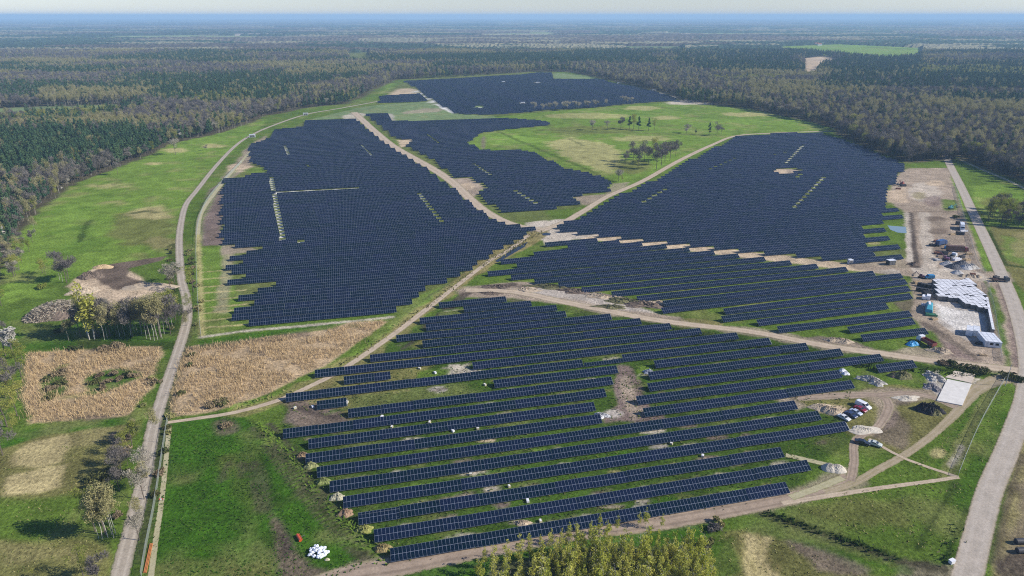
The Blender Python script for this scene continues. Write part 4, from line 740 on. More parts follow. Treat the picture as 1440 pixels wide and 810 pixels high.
row_of_trees([(880,232,210,'bare'),(890,228,198,'bare'),(897,235,206,'bare'),(906,226,196,'bare'),(912,230,205,'bare'),(918,222,192,'leafy'),(923,238,205,'bare'),(930,232,200,'bare'),(935,228,198,'bare'),(942,226,196,'bare'),(950,220,196,'bare'),(888,218,200,'leafy'),(903,218,195,'leafy')], KL, 'in the round meadow clump', 'tree clump in the meadow')
row_of_trees([(751,158,141,'pale'),(763,158,144,'pale'),(773,156,142,'pale'),(781,156,141,'pale'),(793,155,140,'pale'),(797,156,139,'pale'),(808,154,140,'pale'),(813,154,141,'pale'),(824,153,140,'pale'),(827,153,141,'pale'),(836,152,138,'pale'),(852,150,137,'pale'),(876,147,133,'pale'),(882,147,134,'pale'),(888,148,135,'pale')], 'thin pale tree', 'in the row before the far solar field', 'row of pale trees before the far field')
row_of_trees([(873,182,163,'bare'),(885,182,163,'pine'),(891,182,161,'leafy'),(898,183,164,'pine'),(912,184,166,'pine'),(920,184,164,'leafy'),(833,183,166,'pale'),(854,183,168,'pale'),(978,189,180,'pine'),(966,187,172,'pale'),(997,190,173,'pine'),(1008,191,171,'bare'),(1014,189,174,'bare'),(965,188,178,'pale')], KL, 'in the broken meadow line', 'broken line of trees across the meadow')
row_of_trees([(870,255,235,'pale'),(875,256,247,'leafy'),(166,246,222,'bare'),(128,247,230,'leafy'),(247,218,192,'pale'),(290,212,203,'bare')], KL, 'standing alone on open grass', 'lone trees on open grass')
# young birch thicket at the bottom
th = random.Random(21); pts = []
for _ in range(4000):
    x = th.uniform(672, 1000); y = th.uniform(778, 880); top_lim = 776 - max(0, x - 740) * .135
    if x < 735 and y < 800 - (x - 672) * .1: continue
    if y < top_lim + 14: continue
    if x > 985 and y < 800: continue
    p = G(x, y)
    if all((p[0]-q[0])**2 + (p[1]-q[1])**2 > (1.55 if x > 760 else 2.6)**2 for q in pts): pts.append(p)
    if len(pts) >= 215: break
for p in pts: tree('thicket', p, th.uniform(6.5, 11), 'young yellow-green birch in the dense thicket below the nearest panel row', 'young birches of the thicket')
for i, (x, y, h) in enumerate([(843,752,6.5),(830,757,6),(812,760,5),(868,748,5.5),(898,742,5.5),(908,740,6),(775,768,5.5),(760,772,4.5),(800,765,7),(789,768,6),(930,745,5.5),(855,752,4.8)]): tree('thicket', G(x, y), h, f'{ordinal(i+1)} taller young birch overlapping the dirt track and the nearest panels'.replace(ordinal(i+1)+' taller', 'slender') if False else f'slender young birch at the thicket edge, overlapping the dirt track', 'birches at the thicket edge')
# forest edge trees
def edge_trees(poly, n, depth, kinds, hr, label, group, seed, jit=6):
    g = random.Random(seed); P = GP(poly); L = np.concatenate([[0], np.cumsum(np.linalg.norm(np.diff(P, axis=0), axis=1))]); out = []
    for i in range(n):
        d = (i + g.random()) / n * L[-1]; k = min(np.searchsorted(L, d, side='right') - 1, len(P) - 2); a = P[k] + (P[k+1] - P[k]) * ((d - L[k]) / (L[k+1] - L[k])); v = P[k+1] - P[k]; v = v / np.linalg.norm(v); nr = np.array((-v[1], v[0])); p = a + nr * g.uniform(0, depth)
        kd = g.choice(kinds); tree(kd, p, g.uniform(*hr), label[kd], group + ' ' + {'pine':'(pines)','bare':'(bare trees)','birch':'(birches)','leafy':'(greening trees)','blossom':'(in blossom)','pale':'(pale trees)'}[kd])
LL = dict(pine='dark green pine at the edge of the left wood', bare='bare brown tree at the edge of the left wood', birch='pale birch at the edge of the left wood', leafy='yellow-green tree at the edge of the left wood', blossom='white blossoming shrub tree at the edge of the left wood', pale='pale bare tree at the edge of the left wood')
edge_trees([(-20,420),(0,392),(20,335),(60,292),(110,257)], 34, 26, ['bare','bare','pale','leafy','birch'], (9, 14), LL, 'edge of the left wood', 1)
edge_trees([(110,257),(165,237),(212,216)], 22, 14, ['bare','bare','bare','leafy','pale'], (9, 13), LL, 'edge of the left wood', 2)
edge_trees([(205,220),(240,203),(300,190),(340,178),(376,163)], 30, 20, ['birch','bare','pale','birch','blossom'], (11, 16), LL, 'edge of the left wood', 3)
edge_trees([(376,163),(430,152),(490,146),(530,125)], 18, 20, ['bare','pale','leafy'], (12, 16), LL, 'edge of the left wood', 4)
eg = random.Random(19)
for i in range(46):
    x = eg.uniform(-8, 52); y = eg.uniform(300, 402) - max(0, x - 14) * 1.5; kd_ = eg.choice(['bare','leafy','birch','pale','leafy']); tree(kd_, G(x, y), eg.uniform(7, 13), {'bare':'bare brown tree in the scrub at the left border','leafy':'yellow-green tree in the scrub at the left border','birch':'pale birch in the scrub at the left border','pale':'pale bare tree in the scrub at the left border'}[kd_], 'scrub trees at the left border (%s)' % kd_)
LR = {k: v.replace('left wood', 'right wood') for k, v in LL.items()}
edge_trees([(1336,224),(1275,229),(1240,217),(1185,193),(1165,178)][::-1], 40, 24, ['leafy','birch','bare','pine','birch'], (14, 19), LR, 'edge of the right wood', 5)
edge_trees([(960,143),(1050,152),(1165,178)], 26, 24, ['bare','birch','pale'], (14, 18), LR, 'edge of the right wood', 6)
edge_trees([(1345,222),(1390,238),(1440,256),(1500,278)], 26, 22, ['leafy','bare','bare','pine'], (14, 19), LR, 'edge of the right wood', 7)
g = random.Random(9)
for i in range(54):
    x = g.uniform(1388, 1475); y = 306 + (x - 1386) * .14 + g.uniform(-14, 9); tree(g.choice(['leafy','leafy','birch','leafy','bare']), G(x, y), g.uniform(11, 16), 'yellow-green tree in the small copse beside the asphalt road', 'copse beside the asphalt road')
# ------------------------------------------------------------------ the woods: too many to count
fr = np.random.default_rng(77); SP = GP(SITE[2:-2]); SP = np.vstack([[-700, -300], G(-60,420)[None][0], SP, G(1440,258)[None][0], G(1600,310)[None][0], [900, -300]]); CP = [GP(c) for c in CLEARINGS]
def scatter(y0, y1, cell):
    n = int((y1 - y0) * (.86 * (y0 + y1)) * 1.0 / cell); Y = np.sqrt(fr.uniform(y0 ** 2, y1 ** 2, n)); X = fr.uniform(-.88, .88, n) * Y; P = np.stack([X, Y], 1); ok = ~inside(P, SP)
    for c in CP: ok &= ~inside(P, c)
    return P[ok]
W = np.concatenate([scatter(280, 900, 26), scatter(900, 1500, 34), scatter(1500, 2700, 52)])
PK = [[(0,200),(60,192),(215,188),(222,196),(205,214),(150,234),(100,250),(60,262),(0,268)], [(30,170),(200,152),(205,164),(60,190),(30,186)], [(160,122),(520,98),(520,116),(380,135),(170,145)], [(1180,92),(1500,100),(1500,138),(1150,132)], [(1080,65),(1100,68),(1250,84),(1300,82),(1290,100),(1150,95)], [(940,64),(1090,72),(1130,98),(960,104)], [(0,125),(160,125),(150,146),(0,148)]]
BK = [[(600,92),(960,98),(1170,140),(1300,140),(1440,190),(1440,240),(1345,222),(1185,192),(1050,150),(940,132),(800,100)], [(0,262),(100,252),(180,232),(120,256),(60,290),(0,330)], [(220,180),(380,150),(520,122),(540,130),(380,160),(240,200)]]
f = fbm(W[:, 0] * .55, W[:, 1], 190, 61) + .12 * fr.random(len(W)); g2 = fbm(W[:, 0] * .5, W[:, 1], 120, 71); kd = np.where(f > .60, 0, np.where(g2 > .60, 2, 1)); kd[fr.random(len(W)) < .15] = 3; kd[fr.random(len(W)) < .10] = 2
def fuzzy(p, c, a): return inside(p + fr.normal(size=p.shape) * a, c)
for c in PK: kd[fuzzy(W, GP(c), 7) & (fr.random(len(W)) < .78)] = 0
for c in BK: m_ = fuzzy(W, GP(c), 9); r_ = fr.random(len(W)); kd[m_ & (r_ < .62)] = 1; kd[m_ & (r_ > .62) & (r_ < .80)] = 2; kd[m_ & (r_ > .80) & (r_ < .87)] = 0; kd[m_ & (r_ > .985)] = 4
YK = [(3, [(275,142),(355,134),(358,144),(280,152)]), (3, [(-20,166),(170,158),(172,170),(-20,182)]), (3, [(1290,94),(1500,102),(1500,114),(1290,108)]), (2, [(1290,152),(1500,158),(1500,176),(1300,166)]), (2, [(60,138),(220,134),(220,148),(60,152)]), (2, [(400,106),(520,102),(520,110),(400,114)]), (0, [(560,84),(900,78),(940,96),(600,92)]), (3, [(1000,112),(1100,112),(1100,120),(1000,120)]), (2, [(1050,120),(1150,135),(1160,150),(1060,140)]), (3, [(70,182),(130,176),(140,184),(80,190)])]
for k_, c in YK: m_ = fuzzy(W, GP(c), 6) & (fr.random(len(W)) < .8); kd[m_] = k_
def forest(name, pts, kind, hs, label):
    me = bpy.data.meshes.new(name); n = len(pts); me.vertices.add(n); me.vertices.foreach_set('co', np.column_stack([pts, np.zeros(n)]).astype(np.float32).ravel())
    a = me.attributes.new('size', 'FLOAT', 'POINT'); a.data.foreach_set('value', (hs / 16.0).astype(np.float32)); a = me.attributes.new('turn', 'FLOAT', 'POINT'); a.data.foreach_set('value', fr.uniform(0, 6.28, n).astype(np.float32))
    a = me.attributes.new('pick', 'INT', 'POINT'); a.data.foreach_set('value', fr.integers(0, 64, n).astype(np.int32)); ob = add(name, me); tag(ob, label, 'wood', kind='stuff')
    ng = bpy.data.node_groups.new(name, 'GeometryNodeTree'); ng.interface.new_socket('Geometry', in_out='INPUT', socket_type='NodeSocketGeometry'); ng.interface.new_socket('Geometry', in_out='OUTPUT', socket_type='NodeSocketGeometry'); N, L = ng.nodes.new, ng.links.new
    gi = N('NodeGroupInput'); go = N('NodeGroupOutput'); jo = N('GeometryNodeJoinGeometry')
    for (k, i), (root, crown) in FIRST.items():
        if k != kind: continue
        j2 = N('GeometryNodeJoinGeometry')
        for ch in root.children:
            o = N('GeometryNodeObjectInfo'); o.inputs['Object'].default_value = ch; o.transform_space = 'ORIGINAL'; L(o.outputs['Geometry'], j2.inputs[0])
        gg = N('GeometryNodeGeometryToInstance'); L(j2.outputs[0], gg.inputs[0]); L(gg.outputs[0], jo.inputs[0])
    ip = N('GeometryNodeInstanceOnPoints'); L(gi.outputs[0], ip.inputs['Points']); L(jo.outputs[0], ip.inputs['Instance']); ip.inputs['Pick Instance'].default_value = True
    def att(nm, tp):
        q = N('GeometryNodeInputNamedAttribute'); q.data_type = tp; q.inputs['Name'].default_value = nm; return [s for s in q.outputs if s.enabled and s.name == 'Attribute'][0]
    L(att('pick', 'INT'), ip.inputs['Instance Index']); cx = N('ShaderNodeCombineXYZ'); L(att('turn', 'FLOAT'), cx.inputs[2]); L(cx.outputs[0], ip.inputs['Rotation']); L(att('size', 'FLOAT'), ip.inputs['Scale']); L(ip.outputs[0], go.inputs[0])
    ob.modifiers.new('wood', 'NODES').node_group = ng; return ob
for i, (nm, kind, lo, hi, lab) in enumerate([('pine_wood','pine',13,20,'dark green pine woods stretching to the horizon'),('bare_wood','bare',13,19,'brown leafless woods around the solar fields'),('birch_wood','birch',13,18,'pale birch stands among the woods'),('green_wood','leafy',11,16,'scattered greening trees in the woods'),('blossom_wood','blossom',7,10,'white blossoming trees in the right wood')]):
    p = W[kd == i]
    if len(p): forest(nm, p, kind, fr.uniform(lo, hi, len(p)) * (.85 + .3 * fbm(p[:, 0], p[:, 1], 60, 81)), lab)
print('WOOD', len(W), [int((kd == i).sum()) for i in range(5)])
# canopy beyond 2.6 km, where single crowns no longer show
rows = 2560 * (1.0125 ** np.arange(190)); us = np.linspace(-1.05, 1.05, 760); YY, UU = np.meshgrid(rows, us, indexing='ij'); XX = UU * YY; flat = np.stack([XX.ravel(), YY.ravel()], 1)
hz = 12 + 7 * (fr.random(len(flat)) - .5) + 5 * (fbm(flat[:, 0], flat[:, 1], 260, 91) - .5); gap = fbm(flat[:, 0] * .35, flat[:, 1], 420, 95); hz = np.where(gap > .585, -2.0, hz)
for c in CP: hz[inside(flat, c)] = -2
n1_, n2_ = XX.shape; I = np.arange(n1_ * n2_).reshape(n1_, n2_); Q = np.stack([I[:-1, :-1].ravel(), I[:-1, 1:].ravel(), I[1:, 1:].ravel(), I[1:, :-1].ravel()], 1)
fm = fbm(flat[:, 0] * .4, flat[:, 1], 500, 97)[:, None]; base = np.where(fm > .5, np.array((.035, .06, .034)), np.array((.10, .085, .066))); base = base * (1 + .9 * (fr.random((len(flat), 1)) - .5)) * (.45 + 1.1 * fbm(flat[:, 0] * .25, flat[:, 1], 800, 93))[:, None]; base = np.where(fbm(flat[:, 0] * .4, flat[:, 1], 230, 99)[:, None] > .62, np.array((.20, .19, .12)), base)
cm = bpy.data.materials.new('distant_canopy'); cm.use_nodes = True; bb = cm.node_tree.nodes['Principled BSDF']; bb.inputs['Roughness'].default_value = .95; bb.inputs['Specular IOR Level'].default_value = .05; at = cm.node_tree.nodes.new('ShaderNodeAttribute'); at.attribute_name = 'cover'; cm.node_tree.links.new(at.outputs['Color'], bb.inputs['Base Color'])
me = mesh_np('distant_woodland', np.column_stack([flat, hz]), Q, cm); ca = me.color_attributes.new('cover', 'FLOAT_COLOR', 'POINT'); ca.data.foreach_set('color', np.column_stack([base, np.ones(len(base))]).astype(np.float32).ravel()); tag(add('distant_woodland', me), 'hazy blue woodland fading into the horizon', 'wood', kind='stuff')
# ------------------------------------------------------------------ haze
hb = MB().box((0, 14000, 81.5), (56000, 36000, 167)); hm = bpy.data.materials.new('haze'); hm.use_nodes = True; nt = hm.node_tree; nt.nodes.remove(nt.nodes['Principled BSDF']); pv = nt.nodes.new('ShaderNodeVolumePrincipled')
pv.inputs['Color'].default_value = (.46, .71, .98, 1); pv.inputs['Density'].default_value = HAZE_DENSITY; pv.inputs['Anisotropy'].default_value = 0.0; nt.links.new(pv.outputs[0], nt.nodes['Material Output'].inputs['Volume'])
tag(hb.part('haze', hm), kind='stuff')
# ------------------------------------------------------------------ vehicles
def paint_mat(name, c, rough=.3, metal=.0): 
    m = mat(name, c, rough, .5, metal, noise=(1.2, .12)); m.node_tree.nodes['Principled BSDF'].inputs['Coat Weight'].default_value = .4; return m
GLASS = mat('dark_glass', (.02, .025, .03), .08, .6); TYRE = mat('tyre_rubber', (.025, .025, .026), .85); RIM = mat('wheel_rim', (.45, .46, .47), .35, .5, .8); LAMP = mat('headlamp', (.75, .75, .72), .15); RED = mat('tail_lamp', (.45, .02, .02), .2); GREY = mat('grey_plastic', (.12, .12, .125), .6)
WHITE = paint_mat('white_paint', (.72, .73, .74)); CREAM = mat('white_wrap', (.74, .74, .76), .45, .4, noise=(1.1, .1)); DARKW = mat('dark_wood', (.10, .075, .055), .8); CARD = mat('cardboard', (.48, .44, .30), .8, noise=(1.5, .15))
SIDEM = mat('black_crate_side', (.05, .05, .055), .6)
def heading(p, q):                       # direction on the ground between two photo points
    a, b_ = G(*p), G(*q); return math.atan2(b_[1] - a[1], b_[0] - a[0])
def wheels(root, xs, y, r, w_=.22):
    for x in xs:
        for s in (-1, 1):
            t_ = MB().tube((x, s * (y - w_), r), (x, s * y, r), r, n=16).part('wheel', TYRE, root); MB().tube((x, s * (y - .02), r), (x, s * (y + .015), r), r * .58, n=12).part('rim', RIM, t_)
def car(px, rz, m, label, group, L=4.4, van=False):
    p = G(*px); o = thing('parked_car' if not van else 'parked_van', (p[0], p[1], 0), rz, label, 'van' if van else 'car', group); h = 1.45 if not van else 2.0; w_ = .88 if not van else .98; a = L / 2
    if van: prof = [(-a, .35), (-a, 1.2), (-a + .12, 1.9), (-a + .4, h), (a - 1.9, h), (a - 1.1, 1.25), (a - .15, 1.0), (a, .75), (a, .35)]
    else: prof = [(-a, .35), (-a, .85), (-a + .25, .98), (-a + .75, 1.02), (-a + 1.35, h), (a - 1.95, h), (a - 1.15, 1.0), (a - .2, .82), (a, .62), (a, .35)]
    MB().prism(prof, -w_, w_, lambda z: 1 - max(0, z - 1.0) * (.30 if not van else .10)).part('body', m, o)
    zt = h - .12; zb = 1.05 if not van else 1.25; k = lambda z: w_ * (1 - max(0, z - 1.0) * (.30 if not van else .10)) + .012
    for s in (-1, 1):
        b = bmesh.new(); q = [(-a + 1.0, zb), (a - 1.45, zb), (a - 2.0, zt), (-a + 1.42, zt)] if not van else [(a - 2.6, zb), (a - 1.35, zb), (a - 1.85, zt), (a - 2.6, zt)]
        b.faces.new([b.verts.new((x, s * k(z), z)) for x, z in (q if s < 0 else q[::-1])]); me = bpy.data.meshes.new('side_window'); b.to_mesh(me); b.free(); me.materials.append(GLASS); add('side_window', me, o)
    for nm, (x0, z0, x1, z1) in dict(windscreen=(a - 1.18, 1.06, a - 1.88, h - .06) if not van else (a - 1.12, 1.32, a - 1.82, h - .08), rear_window=(-a + .8, 1.06, -a + 1.28, h - .06) if not van else (-a + .03, 1.3, -a + .15, 1.85)).items():
        sg = 1 if nm == 'windscreen' else -1; dx = .03 * sg; b = bmesh.new(); ys = [.86, .86, .78, .78]; vs = [(x0 + dx, -k(z0) * .9, z0), (x0 + dx, k(z0) * .9, z0), (x1 + dx, k(z1) * .88, z1 + .01), (x1 + dx, -k(z1) * .88, z1 + .01)]
        b.faces.new([b.verts.new(v) for v in (vs if sg > 0 else vs[::-1])]); me = bpy.data.meshes.new(nm); b.to_mesh(me); b.free(); me.materials.append(GLASS); add(nm, me, o)
    wheels(o, (-a + .85, a - .85), w_ - .02, .33)
    for s in (-1, 1):
        MB().box((a - .03, s * .62, .68), (.12, .34, .14)).part('headlight', LAMP, o); MB().box((-a + .03, s * .68, .8), (.1, .24, .16)).part('tail_light', RED, o); MB().box((a - 1.45, s * (w_ + .1), 1.05), (.14, .18, .13)).part('wing_mirror', GREY, o)
    MB().box((a + .02, 0, .42), (.14, 1.6, .18), bevel=.03).part('bumper', GREY, o); return o
hd = heading((1203, 567), (1224, 577)); cg = 'cars parked in a line on the dirt'
car((1213.5, 572.5), hd, WHITE, 'white van parked at the back end of the line of cars', cg, 5.4, True)
car((1209.5, 577), hd, paint_mat('red_paint', (.24, .012, .03)), 'dark red car parked beside the white van', cg)
car((1203, 581.5), hd, paint_mat('silver_blue_paint', (.42, .48, .58), .25), 'silver-blue car parked between the red car and the navy car', cg)
car((1196, 585), hd, paint_mat('navy_paint', (.025, .04, .10), .25), 'navy blue car parked second from the front of the line', cg)
car((1186.5, 589), hd, paint_mat('silver_paint', (.60, .61, .62), .25), 'silver car at the front end of the line, nearest the panels', cg)
car((1212, 624), heading((1204, 622), (1220, 626)), paint_mat('black_paint', (.018, .02, .026), .25), 'black car parked on the grass beside the bend of the two-rut track', 'vehicles on the grass', 4.6)
car((1230, 626), heading((1222, 624), (1238, 629)), paint_mat('pale_paint', (.52, .55, .50)), 'pale car on the grass beside the black one', 'vehicles on the grass', 4.2)
def lorry(px, rz, cabm, boxm, label, L=9, bh=2.6, w_=1.2, open_=False, group=None, name='lorry'):
    p = G(*px); o = thing(name, (p[0], p[1], 0), rz, label, 'truck', group); a = L / 2
    MB().prism([(a - 2.1, .7), (a - 2.1, 2.9), (a - .7, 2.95), (a - .1, 1.9), (a, 1.6), (a, .7)], -w_, w_).part('cab', cabm, o)
    MB().box((a - .28, 0, 2.25), (.5, w_ * 1.7, .62), rot=Matrix.Rotation(-.55, 3, 'Y')).part('windscreen', GLASS, o)
    MB().box((-1.1, 0, .85), (L - 2.2, .9, .28)).part('chassis', GREY, o)
    if open_:
        m_ = MB(); n = L - 2.5; m_.box((-1.15, 0, 1.08), (n, w_ * 2, .16))
        for s in (-1, 1): m_.box((-1.15, s * (w_ - .05), 1.16 + bh / 4), (n, .1, bh / 2 - .02)); m_.box((-1.15 + s * (n / 2 - .05), 0, 1.16 + bh / 4), (.098, w_ * 1.9, bh / 2 - .04))
        m_.part('load_bed', boxm, o)
    else: MB().box((-1.15, 0, 1.05 + bh / 2), (L - 2.5, w_ * 2, bh), bevel=.05).part('cargo_box', boxm, o)
    wheels(o, (a - 1.2, -a + 1.1, -a + 2.3), w_, .48, .3)
    for s in (-1, 1): MB().box((a + .01, s * .85, .95), (.08, .3, .2)).part('headlight', LAMP, o)
    return o
rdm = paint_mat('rust_red_paint', (.20, .045, .035), .5); blu = paint_mat('blue_paint', (.03, .22, .42)); teal = mat('teal_tarpaulin', (.06, .30, .38), .5, noise=(2, .2)); navy = paint_mat('dark_blue_paint', (.02, .06, .16)); brn = mat('brown_steel', (.12, .07, .055), .6, noise=(1, .2))
lorry((1302, 484), heading((1313, 489), (1294, 479)), WHITE, rdm, 'rust red tipper lorry on the grass beside the blue tarpaulin heap', 8.5, 2.6, open_=True)
lorry((1323, 345), heading((1312, 348), (1335, 342)), navy, navy, 'dark blue lorry in the machine park, behind the rust brown lorry', 9)
lorry((1345, 354), heading((1330, 354), (1362, 355)), rdm, brn, 'long rust brown lorry with white roof edge among the parked machines', 12, 2.7)
lorry((1338, 363), heading((1330, 366), (1346, 361)), WHITE, GREY, 'small white cab lorry with dark bed between the brown lorry and the gravel heaps', 7, 1.6, open_=True)
lorry((1352, 322), heading((1350, 313), (1354, 330)), WHITE, WHITE, 'white box lorry parked by the roadside verge, below the teal machine', 10, 2.6)
lorry((1406, 396), heading((1395, 396), (1416, 397)), GREY, brn, 'dark low flatbed lorry at the site entrance from the asphalt road', 8, .8, open_=True)
def digger(px, rz, m, label, s=1.0, name='excavator', cat='excavator', group=None):
    p = G(*px); o = thing(name, (p[0], p[1], 0), rz, label, cat, group)
    for sy in (-1, 1): MB().box((0, sy * 1.1 * s, .42 * s), (3.6 * s, .55 * s, .8 * s), bevel=.25 * s).part('track', TYRE, o)
    MB().box((-.35 * s, 0, 1.45 * s), (3.0 * s, 2.4 * s, 1.1 * s), bevel=.12).part('body', m, o); c = MB().box((.6 * s, .65 * s, 2.5 * s), (1.4 * s, 1.0 * s, 1.2 * s), taper=.88).part('cab', m, o); MB().box((1.26 * s, .65 * s, 2.55 * s), (.1, .8 * s, .8 * s)).part('window', GLASS, c)
    MB().tube((1.0 * s, -.3 * s, 1.8 * s), (3.4 * s, -.3 * s, 4.3 * s), .26 * s, .2 * s, 6).part('boom', m, o); MB().tube((3.4 * s, -.3 * s, 4.3 * s), (5.2 * s, -.3 * s, 2.0 * s), .2 * s, .15 * s, 6).part('stick', m, o); MB().box((5.2 * s, -.3 * s, 1.45 * s), (.9 * s, 1.1 * s, .8 * s), taper=1.3).part('bucket', GREY, o); return o
digger((1268, 260), heading((1276, 259), (1262, 262)), paint_mat('dull_red_paint', (.25, .06, .05), .5), 'red excavator at the edge of the cleared dirt beside the right-hand field')
digger((1330, 366), 2.4, paint_mat('purple_red_paint', (.16, .05, .10), .5), 'dark purple machine in the machine park, left of the small white cab', .9)
digger((1337, 294), .2, paint_mat('teal_paint', (.10, .32, .33), .5), 'teal machine by the fence, above the white box lorry', .9)
digger((1295, 391), 2.9, paint_mat('maroon_paint', (.12, .05, .06), .6), 'maroon loader parked at the back corner of the white pallet stack', .8)
p = G(1306, 392); o = thing('blue_lorry', (p[0], p[1], 0), 3.1, 'small blue cab vehicle touching the back corner of the white pallet stack', 'truck')
MB().prism([(-2.4, .6), (-2.4, 2.3), (.6, 2.3), (1.3, 1.4), (2.2, 1.2), (2.2, .6)], -1.1, 1.1).part('body', blu, o); MB().box((1.0, 0, 1.86), (.1, 1.8, .6), rot=Matrix.Rotation(-.6, 3, 'Y')).part('windscreen', GLASS, o); wheels(o, (-1.5, 1.4), 1.12, .45, .3)
# blue-green covered boat-like trailer load beside the gravel yard
p = G(1306, 436); o = thing('covered_trailer', (p[0], p[1], 0), heading((1304, 447), (1306, 425)), 'trailer with blue-green tarpaulin covered load at the edge of the gravel yard', 'trailer')
MB().box((0, 0, .8), (13, 3.2, .35)).part('trailer_bed', GREY, o); wheels(o, (-3, -1.8), 1.5, .45, .3)
MB().prism([(-6, -1.5 + 2.5), (-5.6, 2.4), (-2, 3.1), (2.5, 2.7), (5.2, 2.2), (6.2, 1.0)], -1.55, 1.55, lambda z: 1 - max(0, z - 1.2) * .22).part('tarpaulin', teal, o); MB().box((1.5, .2, 3.05), (4.5, .9, .25), rz=.05).part('white_sheet', CREAM, o)
# blue tarpaulin heap by the lorry
def mound(px, rx, ry, h, m, name, label, cat, seed=0, rz=0., rough=.25, group=None, n=22, peak=1.6):
    g_ = np.random.default_rng(seed); p = G(*px); b = bmesh.new(); ring = []; N_ = n * 2
    for i in range(n // 2 + 1):
        r = 1 - i / (n // 2); row = []
        for j in range(N_):
            an = 2 * math.pi * j / N_; k = 1 + rough * .5 * (math.sin(an * 3 + seed) + math.sin(an * 5 + seed * 2)) * .5; z = h * (1 - r ** peak) * (1 + rough * g_.normal() * .35) if i else -.1
            jx, jy = g_.normal(size=2) * rough * .18 * (0 < i); row.append(b.verts.new(((r * k + jx * .5) * rx * math.cos(an), (r * k + jy * .5) * ry * math.sin(an), max(z, -.1))))
        ring.append(row)
    for i in range(len(ring) - 1):
        for j in range(N_): b.faces.new((ring[i][j], ring[i][(j+1) % N_], ring[i+1][(j+1) % N_], ring[i+1][j]))
    bmesh.ops.remove_doubles(b, verts=ring[-1], dist=max(rx, ry)); bmesh.ops.recalc_face_normals(b, faces=b.faces[:])
    me = bpy.data.meshes.new(name); b.to_mesh(me); b.free(); me.materials.append(m); o = add(name, me, None, (p[0], p[1], 0), rz); return tag(o, label, cat, group)
SANDM = mat('pale_sand', (.44, .355, .255), .95, .1, noise=(.8, .2)); CHALK = mat('chalky_sand', (.52, .47, .385), .95, .1, noise=(.8, .15)); GRAVM = mat('grey_gravel', (.42, .41, .40), .95, .1, noise=(2, .3)); DKG = mat('dark_gravel', (.11, .11, .12), .95, .1, noise=(2, .3)); SOILM = mat('heaped_soil', (.17, .13, .10), .95, .1, noise=(1.2, .4)); TURFM = mat('turfy_soil', (.16, .15, .075), .95, .1, noise=(1.4, .5)); RUBM = mat('pale_rubble', (.44, .41, .36), .95, .1, noise=(1.3, .4)); BLKM = mat('black_soil', (.045, .043, .045), .95, .1, noise=(1.2, .5)); BLTM = mat('blue_tarpaulin', (.03, .27, .52), .45, noise=(1.5, .15))
mound((1283, 484.5), 3.2, 1.9, 1.7, BLTM, 'tarpaulin_heap', 'bright blue tarpaulin heap on the grass beside the rust red lorry', 'tarpaulin', 3, .2, .3)
mound((1166, 659), 2.5, 2.3, 1.9, CHALK, 'sand_heap', 'left of two white sand heaps beside the nearest panel rows', 'sand heap', 4, 0, .15); mound((1176, 660), 3.2, 2.2, 1.8, CHALK, 'sand_heap', 'right of two white sand heaps beside the nearest panel rows', 'sand heap', 5, -.2, .15)
mound((1154, 573), 4.5, 2.6, 1.2, SANDM, 'sand_heap', 'flattest sand heap, farthest from the parked cars', 'sand heap', 6, .1, .3); mound((1163, 577), 3.0, 2.2, 1.7, SANDM, 'sand_heap', 'middle sand heap behind the panel row end beside the cars', 'sand heap', 7); mound((1173, 580), 3.4, 2.4, 1.7, SANDM, 'sand_heap', 'sand heap nearest the silver parked car', 'sand heap', 8)
mound((1216, 605), 6.0, 2.8, .8, CHALK, 'sand_heap', 'flat spread of pale sand at the panel row end by the track bend', 'sand heap', 9, .1, .4)
mound((1225, 535), 5.6, 2.6, 1.4, RUBM, 'rubble_heap', 'heap of white rubble beside the short separate panel row', 'rubble', 10, -.55, .7); mound((1233, 541), 2.4, 1.4, .8, RUBM, 'rubble_heap', 'small end of white rubble beside the larger white rubble heap', 'rubble', 11, -.5, .7)
mound((1268, 530), 4.4, 2.4, 2.2, TURFM, 'earth_heap', 'brown and green earth heap between the short panel row and the concrete slab', 'earth heap', 12, 0, .5); mound((1257, 529), 2.2, 1.6, 1.5, SOILM, 'earth_heap', 'dark earth heap left of the brown and green one', 'earth heap', 13, 0, .5)
mound((1307, 578), 4.6, 3.0, 2.8, BLKM, 'earth_heap', 'large black earth heap on the grass below the concrete slab', 'earth heap', 14, -.2, .5); mound((1297, 576), 3.0, 2.0, 2.4, BLKM, 'earth_heap', 'black earth heap joining the larger one on its left', 'earth heap', 15, -.2, .5); mound((1315, 582), 2.4, 1.8, 1.6, TURFM, 'earth_heap', 'grassy end of the black earth heaps', 'earth heap', 16, 0, .4)
mound((1314, 531), 3.4, 5.0, 1.2, RUBM, 'rubble_heap', 'broken pale rubble along the left side of the concrete slab', 'rubble', 17, .3, .8); mound((1311, 545), 3.0, 3.6, 1.0, mat('grey_rubble', (.26, .24, .24), .95, .1, noise=(1.5, .5)), 'rubble_heap', 'grey rubble at the lower left corner of the concrete slab', 'rubble', 18, .2, .8)
mound((1275, 560), 5, 2.2, .7, CHALK, 'sand_heap', 'low pale sand patch on the dirt between the cars and the slab', 'sand heap', 19, .1, .5)
